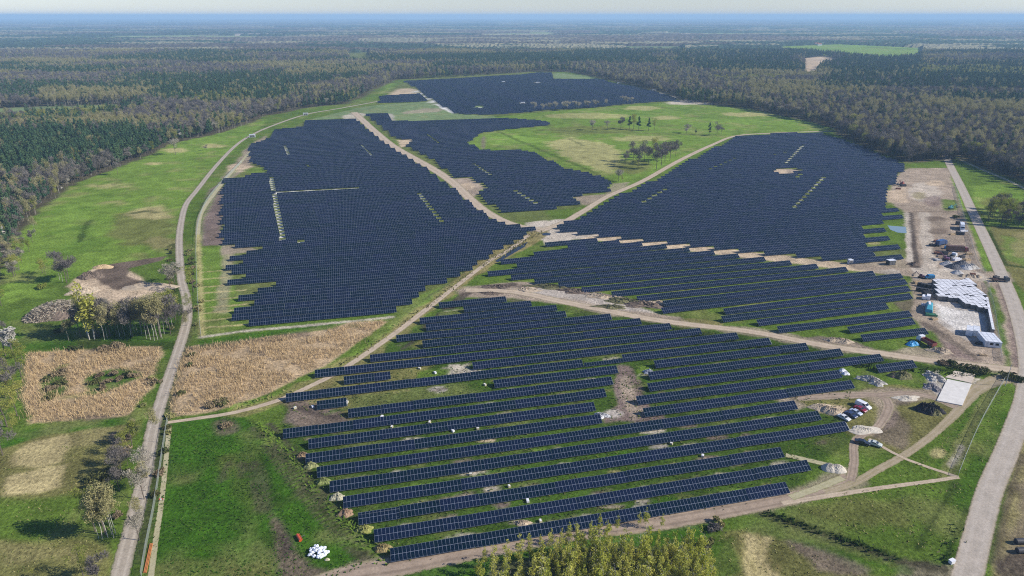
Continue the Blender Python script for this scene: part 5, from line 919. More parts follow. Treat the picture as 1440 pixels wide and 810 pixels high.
for i, (x, y, r, m_, lb) in enumerate([(1332, 372, 4.0, GRAVM, 'light grey gravel heap nearest the dirt yard'), (1341, 376, 4.5, DKG, 'dark gravel heap in front of the light grey one'), (1352, 372, 4.5, DKG, 'dark gravel heap between two pale ones by the machine park'), (1358, 377, 4.0, GRAVM, 'grey gravel heap beside the white conical one'), (1366, 376, 4.2, RUBM, 'white conical gravel heap nearest the roadside verge'), (1346, 384, 3.4, GRAVM, 'small grey gravel heap at the front of the gravel heaps')]): mound((x, y), r, r * .9, r * .55, m_, 'gravel_heap', lb, 'gravel heap', 30 + i, 0, .2, 'gravel heaps by the machine park', peak=1.15)
for i, x in enumerate((1353, 1361, 1368, 1375)): mound((x, 388.5 + i * .4), 2.0, 1.6, 1.3, SANDM, 'sand_heap', f'{ordinal(i+1)} small sand heap from the left in the row behind the white pallets', 'sand heap', 40 + i, 0, .3, 'small sand heaps behind the pallets')
for i, (x, y) in enumerate(((1170, 478.5), (1180, 479), (1189, 481))): mound((x, y), 3.4, 2.0, 1.3, SANDM, 'sand_heap', f'{ordinal(i+1)} sand heap from the left beside the dirt road under the panel rows', 'sand heap', 50 + i, 0, .4, 'sand heaps beside the dirt road')
mound((1322, 494), 5, 2.6, 1.4, SANDM, 'sand_heap', 'ring shaped sand heap in front of the rust red lorry', 'sand heap', 55, -.3, .6); mound((1285, 372), 3.6, 2.2, 1.4, SOILM, 'earth_heap', 'brown earth heap at the end of the long trench', 'earth heap', 56, 0, .5)
mound((735, 736), 2.4, 1.2, .9, SANDM, 'sand_heap', 'small pointed sand heap in the alley behind the nearest panel row', 'sand heap', 57, 0, .5)
mound((127, 389), 7, 5, 2.4, SOILM, 'earth_heap', 'dark soil heap on top of the sandy pit by the left meadow', 'earth heap', 58, 0, .5); mound((145, 376), 6, 3, 1.6, mat('tan_sand', (.52, .38, .22), .95, .1, noise=(.8, .2)), 'sand_heap', 'tan sand heap at the top of the sandy pit', 'sand heap', 59, 0, .3); mound((212, 404), 15, 5, 2.0, SANDM, 'sand_heap', 'long pale sand bank behind the birch grove', 'sand heap', 60, .05, .3); mound((118, 410), 8, 5, 2.0, SANDM, 'sand_heap', 'sand bank beside the brush pile', 'sand heap', 61, .4, .4)
for i, (x, y, rx, ry, hh) in enumerate([(700,404,9,3,1.2),(735,407,10,3,1.0),(775,404,12,3,1.4),(812,410,10,3.5,1.3),(845,417,9,3,1.4),(878,424,10,3.5,1.6),(905,429,10,4,1.6),(925,427,7,3,1.2),(858,432,8,2.5,1.1),(690,413,6,2,.8)]): mound((x, y), rx, ry, hh, [SOILM, SANDM, TURFM][i % 3], 'earth_heap', f'low rough earth heap, {ordinal(i+1)} along the churned strip', 'earth heap', 110 + i, -.15, .7, 'low heaps of the churned strip')
# grassy earth lumps at the row ends
LUMP = [(424,610,'pale green'),(437,655,'pale green'),(455,677,'green'),(474,699,'whitish'),(486,722,'rusty brown'),(513,745,'yellow-green'),(538,771,'green and brown'),(426,641,'brown')]
TUFTM = {n_: mat('turf_' + n_.replace(' ', '_').replace('-', '_'), c_, .95, .1, noise=(1.5, .5)) for n_, c_ in {'pale green':(.24,.25,.11),'green':(.20,.23,.08),'whitish':(.40,.38,.27),'rusty brown':(.30,.20,.13),'yellow-green':(.26,.26,.08),'green and brown':(.25,.20,.09),'brown':(.24,.17,.10)}.items()}
for i, (x, y, c_) in enumerate(LUMP):
    mound((x, y + 1), 2.3, 1.5, 1.5, TUFTM[c_], 'earth_lump', f'{c_} overgrown earth lump, {ordinal(len(LUMP)-i) if i < 7 else "topmost"} from the bottom along the left row ends' if i < 7 else 'brown overgrown earth lump highest along the left row ends', 'earth heap', 70 + i, .2, .5, 'overgrown earth lumps at the left row ends')
# material stacks of the site yard
ys = random.Random(23); YM = {'white':CREAM, 'blue':BLTM, 'rusty':mat('rusty_steel', (.24, .10, .06), .8, noise=(1, .3)), 'grey':GRAVM, 'black':SIDEM, 'timber':mat('raw_timber', (.42, .31, .18), .8, noise=(1, .3)), 'green':mat('green_plastic', (.06, .22, .12), .5)}
for i, (x, y, c_, L_, W_, H_) in enumerate([(1317,340,'rusty',4,2,1.2),(1310,346,'black',3,2,1.4),(1334,350,'blue',5,2,1.6),(1321,357,'rusty',6,2.2,1),(1328,358,'black',3,2.4,2),(1345,366,'white',5,2.2,1.4),(1352,363,'black',4,2,1.6),(1357,352,'rusty',3,2,1.2),(1362,358,'timber',4,2,1),(1318,366,'grey',4,3,.8),(1340,330,'timber',6,1.6,.8),(1350,330,'black',5,2.4,1.8),(1348,316,'black',4,2.4,2.2),(1355,326,'white',6,1.4,1.2),(1289,398,'timber',4,2,1),(1303,415,'black',4,2.4,2),(1309,444,'green',5,2,1),(1302,430,'white',4,1.4,1),(1313,449,'timber',3,2,.8),(1360,366,'timber',4,2,.9),(1368,386,'rusty',3,1.4,.8),(1400,392,'black',3,2,1.6),(1270,262,'black',5,2.4,1.6),(1263,266,'rusty',4,2,1),(1382,500,'timber',3,1.4,.6),(1376,484,'black',3,1.2,1)]):
    p = G(x, y); o = thing('material_stack', (p[0], p[1], 0), ys.uniform(-.4, .4), f'{c_} stack of building material in the site yard, {ordinal(i + 1)} one listed', 'stack', 'material stacks in the site yard'); o['label'] = f'{c_} stack of building material lying in the site yard beside the asphalt road'
    n = 3
    for j in range(n): MB().box((0, -W_ / 2 + W_ * (j + .5) / n, H_ * (.5 - .08 * (j % 2))), (L_ * ys.uniform(.8, 1), W_ / n - .06, H_ * (1 - .16 * (j % 2))), bevel=.04).part('bundle', YM[c_], o)
    for sx in (-1, 1): MB().box((sx * L_ * .3, 0, H_ + .03), (.12, W_ * .96, .05)).part('strap', DARKW, o)
# ------------------------------------------------------------------ containers, pallets, cabinets
def container(px, rz, L, w_, h, label, group, win=False):
    p = G(*px); o = thing('site_container', (p[0], p[1], 0), rz, label, 'container', group); b = MB().box((0, 0, h / 2 + .1), (L, w_, h)); b.part('shell', WHITE, o)
    m_ = MB(); n = int(L / .5)
    for s in (-1, 1): m_.box((0, s * w_ / 2, h + .04), (L + .04, .12, .14)); m_.box((s * L / 2, 0, h + .045), (.12, w_ - .13, .13))
    m_.part('roof_frame', mat('light_grey_steel', (.5, .52, .54), .5) if 'light_grey_steel' not in bpy.data.materials else bpy.data.materials['light_grey_steel'], o)
    for i in range(3): MB().box((-L / 3 + i * L / 3, 0, h + .12), (.1, w_ - .3, .06)).part('roof_rib', bpy.data.materials['light_grey_steel'], o)
    if win:
        for x in (-L * .12, L * .22):
            f = MB().box((x, -w_ / 2 - .02, 1.6), (1.3, .06, 1.0)).part('window', GREY, o); MB().box((x, -w_ / 2 - .05, 1.6), (1.1, .04, .8)).part('pane', GLASS, f)
        d = MB().box((-L * .38, -w_ / 2 - .02, 1.15), (.9, .06, 2.0)).part('door', bpy.data.materials['light_grey_steel'], o); MB().box((-L * .38 + .35, -w_ / 2 - .07, 1.1), (.1, .06, .1)).part('handle', GREY, d)
    else:
        for s in (-1, 1): d = MB().box((L / 2 + .02, s * w_ / 4, h / 2 + .1), (.06, w_ / 2 - .08, h - .2)).part('door', bpy.data.materials['light_grey_steel'], o); MB().tube((L / 2 + .08, s * .25, .35), (L / 2 + .08, s * .25, h - .1), .03, n=6).part('lock_bar', GREY, d)
    return o
up = heading((1363, 472), (1364, 460)); CG = 'white containers by the gravel yard'
container((1362.2, 469), up, 6.0, 2.45, 2.6, 'white container standing left of its twin at the front of the gravel yard', CG); container((1371.2, 469.5), up, 6.0, 2.45, 2.6, 'white container standing right of its twin at the front of the gravel yard', CG)
rz0 = -.26; base = G(1396, 489); dv = np.array((-math.sin(rz0), math.cos(rz0)))
for i, lb in enumerate(['white office container with windows, frontmost of the four side by side', 'second white office container behind the one with windows', 'third white office container from the front of the four', 'rearmost white office container of the four side by side']):
    c_ = base + dv * (1.3 + i * 2.48); pp = proj(c_[0], c_[1], 0); container((float(pp[0]), float(pp[1])), rz0, 6.1, 2.44, 2.6, lb, 'white office containers', i == 0)
def pallet(px_, py_, rz, label, group, h=1.25, mm=None, dims=(2.15, 1.12)):
    o = thing('wrapped_pallet', (px_, py_, 0), rz, label, 'pallet', group); m_ = MB()
    for s in (-1, 0, 1): m_.box((0, s * .48, .07), (dims[0], .1, .13))
    m_.box((0, 0, .155), (dims[0], dims[1], .035)); m_.part('pallet_base', DARKW, o); MB().box((0, 0, .18 + h / 2), (dims[0] - .03, dims[1] - .03, h), bevel=.05).part('wrapped_load', mm or CREAM, o); return o
def stack_mat():
    m = bpy.data.materials.new('wrapped_crate'); m.use_nodes = True; nt = m.node_tree; b = nt.nodes['Principled BSDF']; N, L = nt.nodes.new, nt.links.new; g_ = N('ShaderNodeNewGeometry'); s_ = N('ShaderNodeSeparateXYZ'); L(g_.outputs['True Normal'], s_.inputs[0]); c_ = N('ShaderNodeMath'); c_.operation = 'GREATER_THAN'; c_.inputs[1].default_value = .6; L(s_.outputs[2], c_.inputs[0]); mx = N('ShaderNodeMix'); mx.data_type = 'RGBA'; L(c_.outputs[0], mx.inputs['Factor']); mx.inputs['A'].default_value = (.16, .15, .14, 1); mx.inputs['B'].default_value = (.76, .76, .78, 1)
    oi = N('ShaderNodeObjectInfo'); mr = N('ShaderNodeMapRange'); mr.inputs['To Min'].default_value = .82; mr.inputs['To Max'].default_value = 1.05; L(oi.outputs['Random'], mr.inputs['Value']); v = N('ShaderNodeVectorMath'); v.operation = 'SCALE'; L(mx.outputs['Result'], v.inputs[0]); L(mr.outputs[0], v.inputs['Scale']); L(v.outputs[0], b.inputs['Base Color']); b.inputs['Roughness'].default_value = .5; return m
CRATE = stack_mat(); PS = GP([(1312.5,398),(1351,400),(1361,396),(1385,424),(1387,440),(1356,433.5),(1351,427),(1317,422)]); prz = heading((1312, 398), (1351, 400)); pu = np.array((math.cos(prz), math.sin(prz))); pv_ = np.array((-pu[1], pu[0])); PL = 'white topped crate of panels in the big block beside the gravel yard'; pg = random.Random(4); first = None; cnt = 0
ctr = PS.mean(0)
for i in range(-16, 17):
    for j in range(-30, 31):
        q = ctr + pu * i * 2.2 + pv_ * j * 1.17
        if inside(q[None], PS)[0] and pg.random() > .03:
            hh = 2.2 + pg.choice((0, 0, 0, .12))
            if first is None: first = pallet(q[0], q[1], prz, PL, 'crates of the big block', 2.2, CRATE); cnt += 1
            else: dup(first, (q[0] + pg.uniform(-.05, .05), q[1] + pg.uniform(-.05, .05), 0), prz + pg.uniform(-.02, .02)).scale.z = hh / 2.2; cnt += 1
print('PALLETS', cnt)
a_, b__ = G(1386, 424), G(1395, 470)
for i in range(20): q = a_ + (b__ - a_) * (i + .5) / 20; o = dup(first, (q[0], q[1], 0), heading((1386, 424), (1395, 470)), f'crate in the single line beside the gravel yard, {ordinal(i+1)} from the back', 'crates in the line beside the gravel yard')
for i, (x, y) in enumerate([(1293,402),(1297,403),(1301,404),(1306,405),(1291,409),(1296,410),(1302,411),(1307,412)]): q = G(x, y); pallet(q[0], q[1], prz + .1, f'dark crate, {ordinal(i+1)} of the block left of the white crates', 'dark crates left of the white block', 1.7, SIDEM)
for i, (x, y) in enumerate([(1299, 420), (1305, 420.5)]): q = G(x, y); pallet(q[0], q[1], up, ['white sheeted load standing at the front left of the dark crates', 'taller white sheeted load next to the dark crates'][i], 'white sheeted loads', 1.5 + i * .5, CREAM, (3.4, 1.8))
for i, (x, y) in enumerate([(1384, 476), (1386, 472), (1392, 474)]): q = G(x, y); pallet(q[0], q[1], rz0, ['grey covered pallet behind the office containers', 'pale pallet behind the office containers, next to the crate line', 'pallet with white sheet at the rear corner of the office containers'][i], 'pallets behind the containers', .9, [GREY, CREAM, CREAM][i], (2.4, 1.4))
def cabinet(px, rz, d, body, roof, label):
    p = G(*px); o = thing('transformer_kiosk', (p[0], p[1], 0), rz, label, 'transformer'); MB().box((0, 0, d[2] / 2), d, bevel=.03).part('housing', body, o); MB().box((0, 0, d[2] + .09), (d[0] + .25, d[1] + .25, .16)).part('roof', roof, o)
    for s in (-1, 1): q = MB().box((s * d[0] * .22, -d[1] / 2 - .03, d[2] * .46), (d[0] * .4, .05, d[2] * .78)).part('door', GREY, o); MB().box((s * d[0] * .06, -d[1] / 2 - .07, d[2] * .46), (.06, .05, .2)).part('handle', STEEL, q)
    return o
cabinet((1252, 372), ANG, (4.2, 2.6, 2.7), mat('dark_green_housing', (.05, .055, .05), .6), WHITE, 'dark transformer kiosk with white roof at the corner of the right-hand field')
cabinet((1195, 371), ANG, (2.2, 2.0, 2.5), WHITE, WHITE, 'small white kiosk beside the end of the zigzag sand strip')
for i, (x, y) in enumerate([(756,117.6),(708,116.8),(735,146.5),(870,117.8),(919,128),(355,193),(430,162)]): cabinet((x, y), ANG, (6.5, 3, 3.0), WHITE, WHITE, ['white kiosk in the clear patch at the top of the far field', 'white kiosk left of the top clear patch in the far field', 'white kiosk near the front of the far field', 'white kiosk at the right border of the far field', 'white kiosk at the far right border of the far field, near the tip', 'white kiosk beside the left track above the sandy patch', 'white kiosk beside the left track at the wood edge'][i])
# pale boxes left lying in the alleys
BOX = [(537,587),(551,601.5),(604,595),(637,607),(672,604),(716,685),(742,705.5),(760,734),(662,668),(988,642),(944,625),(415,574.5),(440,573),(508,578),(488,566),(612,525),(682,542),(590,519),(486,568),(562,571),(584,567)]
for i, (x, y) in enumerate(BOX):
    p = G(x, y); o = thing('packing_box', (p[0], p[1], 0), pg.uniform(0, 3), f'pale packing box on the grass between panel rows, {ordinal(i + 1)} of the scattered boxes', 'box', 'packing boxes in the alleys'); L_ = pg.uniform(.8, 1.4); MB().box((0, 0, .35), (L_, .8, .68), bevel=.03).part('carton', CARD if i % 3 else CREAM, o); MB().box((0, 0, .705), (L_ * .94, .36, .03)).part('lid_flap', CREAM, o)
BOXL = ['just behind the sixth row end', ]
for o in [q for q in COL.objects if q.name.startswith('packing_box')]: o['label'] = 'pale packing box left on the grass in an alley between panel rows'
for i, (x, y) in enumerate([(1178.5,522),(1183,526)]): mound((x + 6, y), 1.7, 1.2, 1.2, CREAM, 'white_sack', ['larger white bulk bag at the end of a panel row near the rubble', 'smaller white bulk bag at the end of a panel row near the rubble'][i], 'bag', 90 + i, 0, .3)
mound((912, 524), 2.2, 1.4, 1.2, mat('grey_film', (.45, .47, .52), .4, noise=(1.5, .4)), 'film_heap', 'heap of grey plastic film at the right side of the muddy gap', 'plastic film', 95, 0, .7); mound((846, 585), 3.0, 1.8, 1.0, mat('pale_film', (.5, .5, .5), .5, noise=(1.2, .5)), 'film_heap', 'heap of pale packaging at the left side of the muddy gap', 'plastic film', 96, 0, .7)
# white sacks heap and orange drum thing at lower left
p = G(447, 777); o = thing('sack_heap', (p[0], p[1], 0), 0, 'heap of bluish white sacks on the green field near the bottom edge', 'sack heap'); sg = np.random.default_rng(5); SACK = mat('white_sack_cloth', (.66, .69, .76), .6, .3, noise=(1.4, .15))
for i in range(34):
    r = math.sqrt(sg.random()) * 2.6; an = sg.uniform(0, 6.28); z = .35 + max(0, 1.1 - r * .42) * sg.uniform(.5, 1); b = bmesh.new(); bmesh.ops.create_icosphere(b, subdivisions=2, radius=.5, matrix=Matrix.Translation((r * math.cos(an), r * math.sin(an) * .9, z)) @ Matrix.Rotation(sg.uniform(0, 3), 4, 'Z') @ Matrix.Diagonal((1.15, .85, .8, 1)))
    for v in b.verts: v.co += Vector(sg.normal(size=3) * .045)
    me = bpy.data.meshes.new('sack'); b.to_mesh(me); b.free(); me.materials.append(SACK); add('sack', me, o)
mound((460, 787), .8, .5, .5, CARD, 'paper_sack', 'single cream sack lying beside the heap of white sacks', 'sack', 97, 0, .2)
p = G(420.5, 758); o = thing('orange_roller', (p[0], p[1], 0), heading((417, 752), (424, 764)), 'orange farm roller lying on the green field above the white sacks', 'roller'); ORG = paint_mat('orange_paint', (.50, .075, .02), .5)
MB().tube((-1.3, 0, .45), (1.3, 0, .45), .42, n=14).part('drum', ORG, o); MB().box((0, .55, .5), (2.9, .12, .12)).part('frame', ORG, o); MB().tube((0, .55, .5), (0, 1.7, .5), .06, n=6).part('drawbar', GREY, o)
p = G(227, 705); o = thing('marker_barrier', (p[0], p[1], 0), .2, 'small red and white barrier at the field edge beside the gravel road', 'barrier'); MB().box((0, 0, .8), (1.1, .06, .5)).part('board', paint_mat('signal_red', (.55, .04, .02)), o); MB().box((0, -.035, .8), (.5, .02, .5)).part('white_stripe', WHITE, o)
for s in (-1, 1): MB().tube((s * .4, 0, 0), (s * .4, 0, .6), .04, n=6).part('leg', GREY, o)
p = G(1338, 792); o = thing('white_marker', (p[0], p[1], 0), .4, 'white box on the verge by the asphalt road at the bottom', 'box'); MB().box((0, 0, .55), (1.5, .9, 1.0), bevel=.05).part('housing', WHITE, o); MB().box((0, 0, 1.09), (1.6, 1.0, .08)).part('lid', CREAM, o)
for i, (x, y) in enumerate([(1436, 764), (1438, 777)]):
    p = G(x, y); o = thing('covered_bale', (p[0], p[1], 0), .05, ['upper of two black wrapped bales on the brown verge at the right edge', 'lower of two black wrapped bales on the brown verge at the right edge'][i], 'bale'); MB().tube((-1.7, 0, .75), (1.7, 0, .75), .78, n=16).part('wrapped_bale', SIDEM, o)
# pipes along the left field fence
PIPE = mat('orange_pipe', (.42, .16, .05), .5); a_, b__ = G(213, 765), G(204, 806)
o = thing('pipe_bundle', (a_[0], a_[1], 0), 0, 'orange plastic pipes laid along the fence beside the gravel road', 'pipes')
for s in (-.3, 0, .3): MB().tube((s, 0, .15), (b__[0] - a_[0] + s, b__[1] - a_[1], .15), .13, n=8).part('pipe', PIPE, o)
# ------------------------------------------------------------------ fences and poles
WIRE = bpy.data.materials.new('wire_mesh'); WIRE.use_nodes = True; bb = WIRE.node_tree.nodes['Principled BSDF']; bb.inputs['Base Color'].default_value = (.42, .47, .42, 1); bb.inputs['Alpha'].default_value = .32; bb.inputs['Roughness'].default_value = .6
def fence(px, label, h=1.9, step=5.0):
    P = spline(GP(px), step); o = thing('mesh_fence', (P[0][0], P[0][1], 0), 0, label, 'fence'); b = bmesh.new(); rl = MB()
    for i, q in enumerate(P): 
        x, y = q - P[0]
        if i < 98: MB().tube((x, y, -.1), (x, y, h + .15), .05, n=6).part('post', STEEL, o)
    lo = [b.verts.new((*(q - P[0]), .05)) for q in P]; hi = [b.verts.new((*(q - P[0]), h)) for q in P]
    for i in range(len(P) - 1): b.faces.new((lo[i], lo[i+1], hi[i+1], hi[i])); rl.tube((*(P[i] - P[0]), h), (*(P[i+1] - P[0]), h), .035, n=5)
    me = bpy.data.meshes.new('wire_panel'); b.to_mesh(me); b.free(); me.materials.append(WIRE); add('wire_panel', me, o); rl.part('top_rail', STEEL, o)
fence([(199,812),(206,770),(216,720),(224,670),(230,630),(236,593)], 'pale green mesh fence between the gravel road and the green field')
fence([(1412,536),(1400,557),(1380,593),(1362,632),(1347,670)], 'mesh fence running from the dirt road corner down to the trench corner')
fence([(283,474),(279,430),(277,390),(276,350),(279,315),(290,285),(312,257),(340,228)], 'mesh fence along the west side of the big left field', step=6)
fence([(1343,262),(1352,295),(1362,330),(1375,372),(1386,384)], 'mesh fence along the grass verge of the construction site', step=6)
fence([(1388,398),(1398,440),(1404,480),(1408,508)], 'mesh fence beside the line of crates and office containers', step=5)
def pole(px, h, label, arm=True):
    p = G(*px); o = thing('utility_pole', (p[0], p[1], 0), .3, label, 'pole'); MB().tube((0, 0, -.2), (0, 0, h), .14, .09, 8).part('mast', mat('pole_grey', (.45, .44, .42), .7) if 'pole_grey' not in bpy.data.materials else bpy.data.materials['pole_grey'], o)
    if arm: MB().box((0, 0, h - .3), (1.6, .1, .1)).part('crossarm', DARKW, o)
pole((1413.5, 543), 9, 'tall pole at the corner of the dirt road and the asphalt road'); pole((1266, 462), 1.0, 'x', False) if False else None
# walker on the gravel road
p = G(182.5, 731); SKIN = mat('skin', (.45, .28, .2), .6); CLOTH = mat('dark_clothes', (.018, .02, .026), .9)
def person(px, rz, label):
    p = G(*px); o = thing('person', (p[0], p[1], 0), rz, label, 'person'); me = bpy.data.meshes.new('figure')
    J = [(0,0,.98,.14),(0,0,1.18,.15),(0,0,1.40,.17),(0,0,1.52,.06),(0,.01,1.60,.085),(0,.01,1.70,.09),(.09,.02,.92,.10),(.10,.14,.52,.07),(.10,.02,.10,.05),(.10,.20,.05,.045),(-.09,-.02,.92,.10),(-.10,-.04,.50,.07),(-.10,-.30,.12,.05),(-.10,-.12,.05,.045),(.21,0,1.42,.07),(.27,-.10,1.15,.05),(.26,0,.90,.04),(.26,.06,.82,.035),(-.21,0,1.42,.07),(-.27,.08,1.15,.05),(-.25,.2,.92,.04),(-.25,.26,.85,.035)]
    Eg = [(0,1),(1,2),(2,3),(3,4),(4,5),(0,6),(6,7),(7,8),(8,9),(0,10),(10,11),(11,12),(12,13),(2,14),(14,15),(15,16),(16,17),(2,18),(18,19),(19,20),(20,21)]
    me.from_pydata([j[:3] for j in J], Eg, []); me.materials.append(CLOTH); ob = add('figure', me, o); ob.modifiers.new('skin', 'SKIN'); sv = me.skin_vertices[0].data
    for i, j in enumerate(J): sv[i].radius = (j[3], j[3]); sv[i].use_root = i == 0
    ob.modifiers.new('smooth', 'SUBSURF').levels = 1; b = bmesh.new(); bmesh.ops.create_uvsphere(b, u_segments=12, v_segments=8, radius=.1, matrix=Matrix.Translation((0, .02, 1.68))); me2 = bpy.data.meshes.new('face'); b.to_mesh(me2); b.free(); me2.materials.append(SKIN); add('face', me2, o); b = bmesh.new(); bmesh.ops.create_uvsphere(b, u_segments=12, v_segments=8, radius=.112, matrix=Matrix.Translation((0, -.01, 1.71))); me2 = bpy.data.meshes.new('hair'); b.to_mesh(me2); b.free(); me2.materials.append(SIDEM); add('hair', me2, o)
person((182.5, 731.5), 2.6, 'person in dark clothes walking on the gravel road, casting a long shadow')
# ------------------------------------------------------------------ far houses
ROOFR = mat('clay_roof', (.30, .12, .08), .8); ROOFG = mat('grey_roof', (.25, .25, .27), .8); WALLW = mat('white_render', (.72, .70, .66), .9)
def house(px, d, rz, roofm, label, group):
    p = G(*px); o = thing('house', (p[0], p[1], 0), rz, label, 'house', group); L_, w_, h = d; MB().box((0, 0, h / 2), (L_, w_, h)).part('wall', WALLW, o); MB().prism([(-w_ / 2 - .4, h), (0, h + w_ * .42), (w_ / 2 + .4, h)], -L_ / 2 - .3, L_ / 2 + .3).part('roof', roofm, o).rotation_euler = (0, 0, math.pi / 2)
    for x in (-L_ * .25, L_ * .25): MB().box((x, -w_ / 2 - .03, h * .55), (L_ * .12, .06, h * .3)).part('window', GLASS, o)
hg = random.Random(8)
for i, x in enumerate([1126,1148,1152,1160,1178,1186,1205,1214,1222,1262,1284,1296,1300]): house((x, 62.5 + hg.uniform(-1.5, 1.5) + (1 if x > 1250 else 0)), (hg.uniform(16, 30), 11, 6), hg.uniform(-.4, .4), ROOFR if i % 3 else ROOFG, f'{ordinal(i+1)} house from the left in the far village behind the pale field', 'houses of the far village')
for i, (x, y, L_) in enumerate([(985,81,40),(1005,81.5,60),(1030,81,70),(1055,81.5,50),(1117,99,18),(330,42,60),(345,42.5,50),(1318,54,60),(1322,58,40),(525,20.5,300),(1080,64,40),(20,38,120)]): house((x, y), (L_, 12, 5), .05, ROOFG if i < 4 else (ROOFR if i % 2 else ROOFG), f'{ordinal(i+1)} far pale building among the woods, counted along the list of clearings' if False else ['long white shed, leftmost of the four in the right-hand woods','long white shed, second from the left in the right-hand woods','long white shed, third from the left in the right-hand woods','long white shed, rightmost of the four in the right-hand woods','lone white house beside the sandy clearing in the right-hand woods','left of two pale far buildings in the left-hand woods','right of two pale far buildings in the left-hand woods','upper pale building far beyond the village','lower pale building far beyond the village','very distant white hall on the horizon','pale building left of the far village','pinkish hall at the far left edge of the woods'][i], 'far buildings among the woods')
# ------------------------------------------------------------------ brush pile, reeds, tufts, shrubs
bg_ = np.random.default_rng(15); p = G(76, 440); n = 2600; r = np.sqrt(bg_.random(n)); an = bg_.uniform(0, 6.28, n); P = np.stack([r * np.cos(an) * 10 + r * np.sin(an) * 3, r * np.sin(an) * 12, (1 - r ** 2.5) * 5.2 * bg_.uniform(.3, 1, n) + .15], 1); V, Q = quads(P, .16, 6, bg_, bg_.normal(size=(n, 3)) * np.array((1, 1, .3)), .2)
tag(add('brush_pile', mesh_np('brush_pile', V, Q, mat('cut_branches', (.33, .285, .22), .9, .1, noise=(.4, .35))), None, (p[0], p[1], 0)), 'large pile of grey cut branches left of the birch grove', 'brush pile')
mound((76, 441), 10, 11, 3.4, SOILM, 'earth_bank', 'dark earth bank under the pile of cut branches', 'earth heap', 98, .5, .3)
def shrub(px, r, h, m, label, cat='shrub', n=420, seed=0, group=None, long=2.2, q_=.2):
    g_ = np.random.default_rng(seed); p = G(*px); cs = [(g_.normal() * r * .4, g_.normal() * r * .4, h * g_.uniform(.35, .7), r * .55, r * .55, h * .38) for _ in range(6)]; P, d = blobs(cs, n, g_, .35); P[:, 2] = np.maximum(P[:, 2], .05); V, Q = quads(P, q_, long, g_, np.array((0, 0, .5)), 1); o = thing('shrub', (p[0], p[1], 0), 0, label, cat, group); add('foliage', mesh_np('foliage', V, Q, m), o)
    mb = MB(); [mb.tube((0, 0, -.1), (g_.normal() * r * .4, g_.normal() * r * .4, h * .7), .06, .02, 5) for _ in range(5)]; mb.part('stem', BARK, o)
SHL = [(170,450,2.6,2.6,'bare','dark bare shrub in the middle of the birch grove'),(96,458,2.6,2.2,'bush','dark green shrub below the brush pile'),(84,466,2.2,1.8,'bush','small dark shrub at the foot of the brush pile'),(105,492,2.4,2,'bush','green shrub at the top edge of the left reed bed'),(148,492,3.4,1.6,'brownbush','brown shrub at the top edge of the left reed bed'),(165,490,3,1.6,'brownbush','purplish brown shrub right of the one at the reed bed edge'),(1002,744,1.8,1.6,'bare','dark bare shrub at the right end of the birch thicket'),(990,770,2,1.8,'bush','dark shrub between the thicket and the mown field'),(1010,738,1.4,1.6,'moss','pale shrub beside the dirt track right of the thicket'),(300,570,2.6,1.6,'brownbush','dark shrub at the foot of the right reed bed'),(312,568,2.6,1.5,'bush','green shrub at the foot of the right reed bed'),(318,600,2.2,1.2,'brownbush','heap of dark twigs on the upper green field'),(160,668,3.4,2.4,'bush','grey-green thicket left of the gravel road, upper'),(140,672,3.4,2.2,'bush','grey-green thicket left of the gravel road, outermost'),(168,640,2.6,2.2,'brownbush','brown thicket left of the gravel road'),(176,618,2.4,2,'brownbush','reddish brown shrub near the top of the left straw field'),(1338,514,2.4,1.6,'bush','dark shrub beside the dirt road below the rust red lorry'),(1328,513,2,1.4,'brownbush','brown shrub beside the dirt road'),(1372,521,4,1.8,'bush','dark hedge between the dirt road and the slab'),(1362,520,4,1.8,'bush','left end of the dark hedge between dirt road and slab'),(1415,533,3,2,'bush','dark shrub at the foot of the tall pole'),(1432,536,3,1.8,'bush','dark shrub in the corner by the asphalt road'),(690,424,2,1.2,'brownbush','brown shrub beside the rough dirt strip'),(1343,306,2.4,1.8,'bush','dark shrub beside the white box lorry'),(245,385,3,3,'bush','shrub on the left verge where the gravel road bends'),(60,405,2.6,2.2,'leafy','green shrub left of the sandy pit')]
for i, (x, y, r, h, k, lb) in enumerate(SHL): shrub((x, y), r, h, LM[k], lb, seed=200 + i, long=2.2 if k != 'bare' else 5, q_=.2 if k != 'bare' else .1)
sg2 = random.Random(41)
for i, (x, y) in enumerate([(66,535),(72,548),(78,528),(70,560),(86,540),(90,524),(140,530),(150,538),(160,528),(170,535),(180,528),(146,548),(134,540),(190,530)]): shrub((x, y), sg2.uniform(1.4, 2.4), sg2.uniform(1.2, 2.0), LM[sg2.choice(['bush','bush','brownbush'])], 'dark green scrub bush growing in a gap of the left reed bed', n=300, seed=700 + i, group='scrub in the left reed bed')
vg = random.Random(31); RP = spline(GP([(150,880),(177,775),(193,715),(206,655),(216,600),(234,542),(250,495),(263,450),(262,420),(255,390),(252,342)]), 7.0)
for i in range(4, len(RP) - 2):
    for sd_ in (-1, 1):
        if vg.random() < .42: continue
        d_ = RP[i + 1] - RP[i]; d_ /= np.linalg.norm(d_); q = RP[i] + np.array((-d_[1], d_[0])) * sd_ * vg.uniform(4.2, 6.5) + d_ * vg.uniform(-3, 3); pp = proj(q[0], q[1], 0)
        shrub((float(pp[0]), float(pp[1])), vg.uniform(.9, 2.2), vg.uniform(.7, 2.0), LM[vg.choice(['bush','brownbush','moss','bush'])], 'low scrubby bush on the verge of the gravel road', n=220, seed=500 + 2 * i + sd_, group='low shrubs along the gravel road')
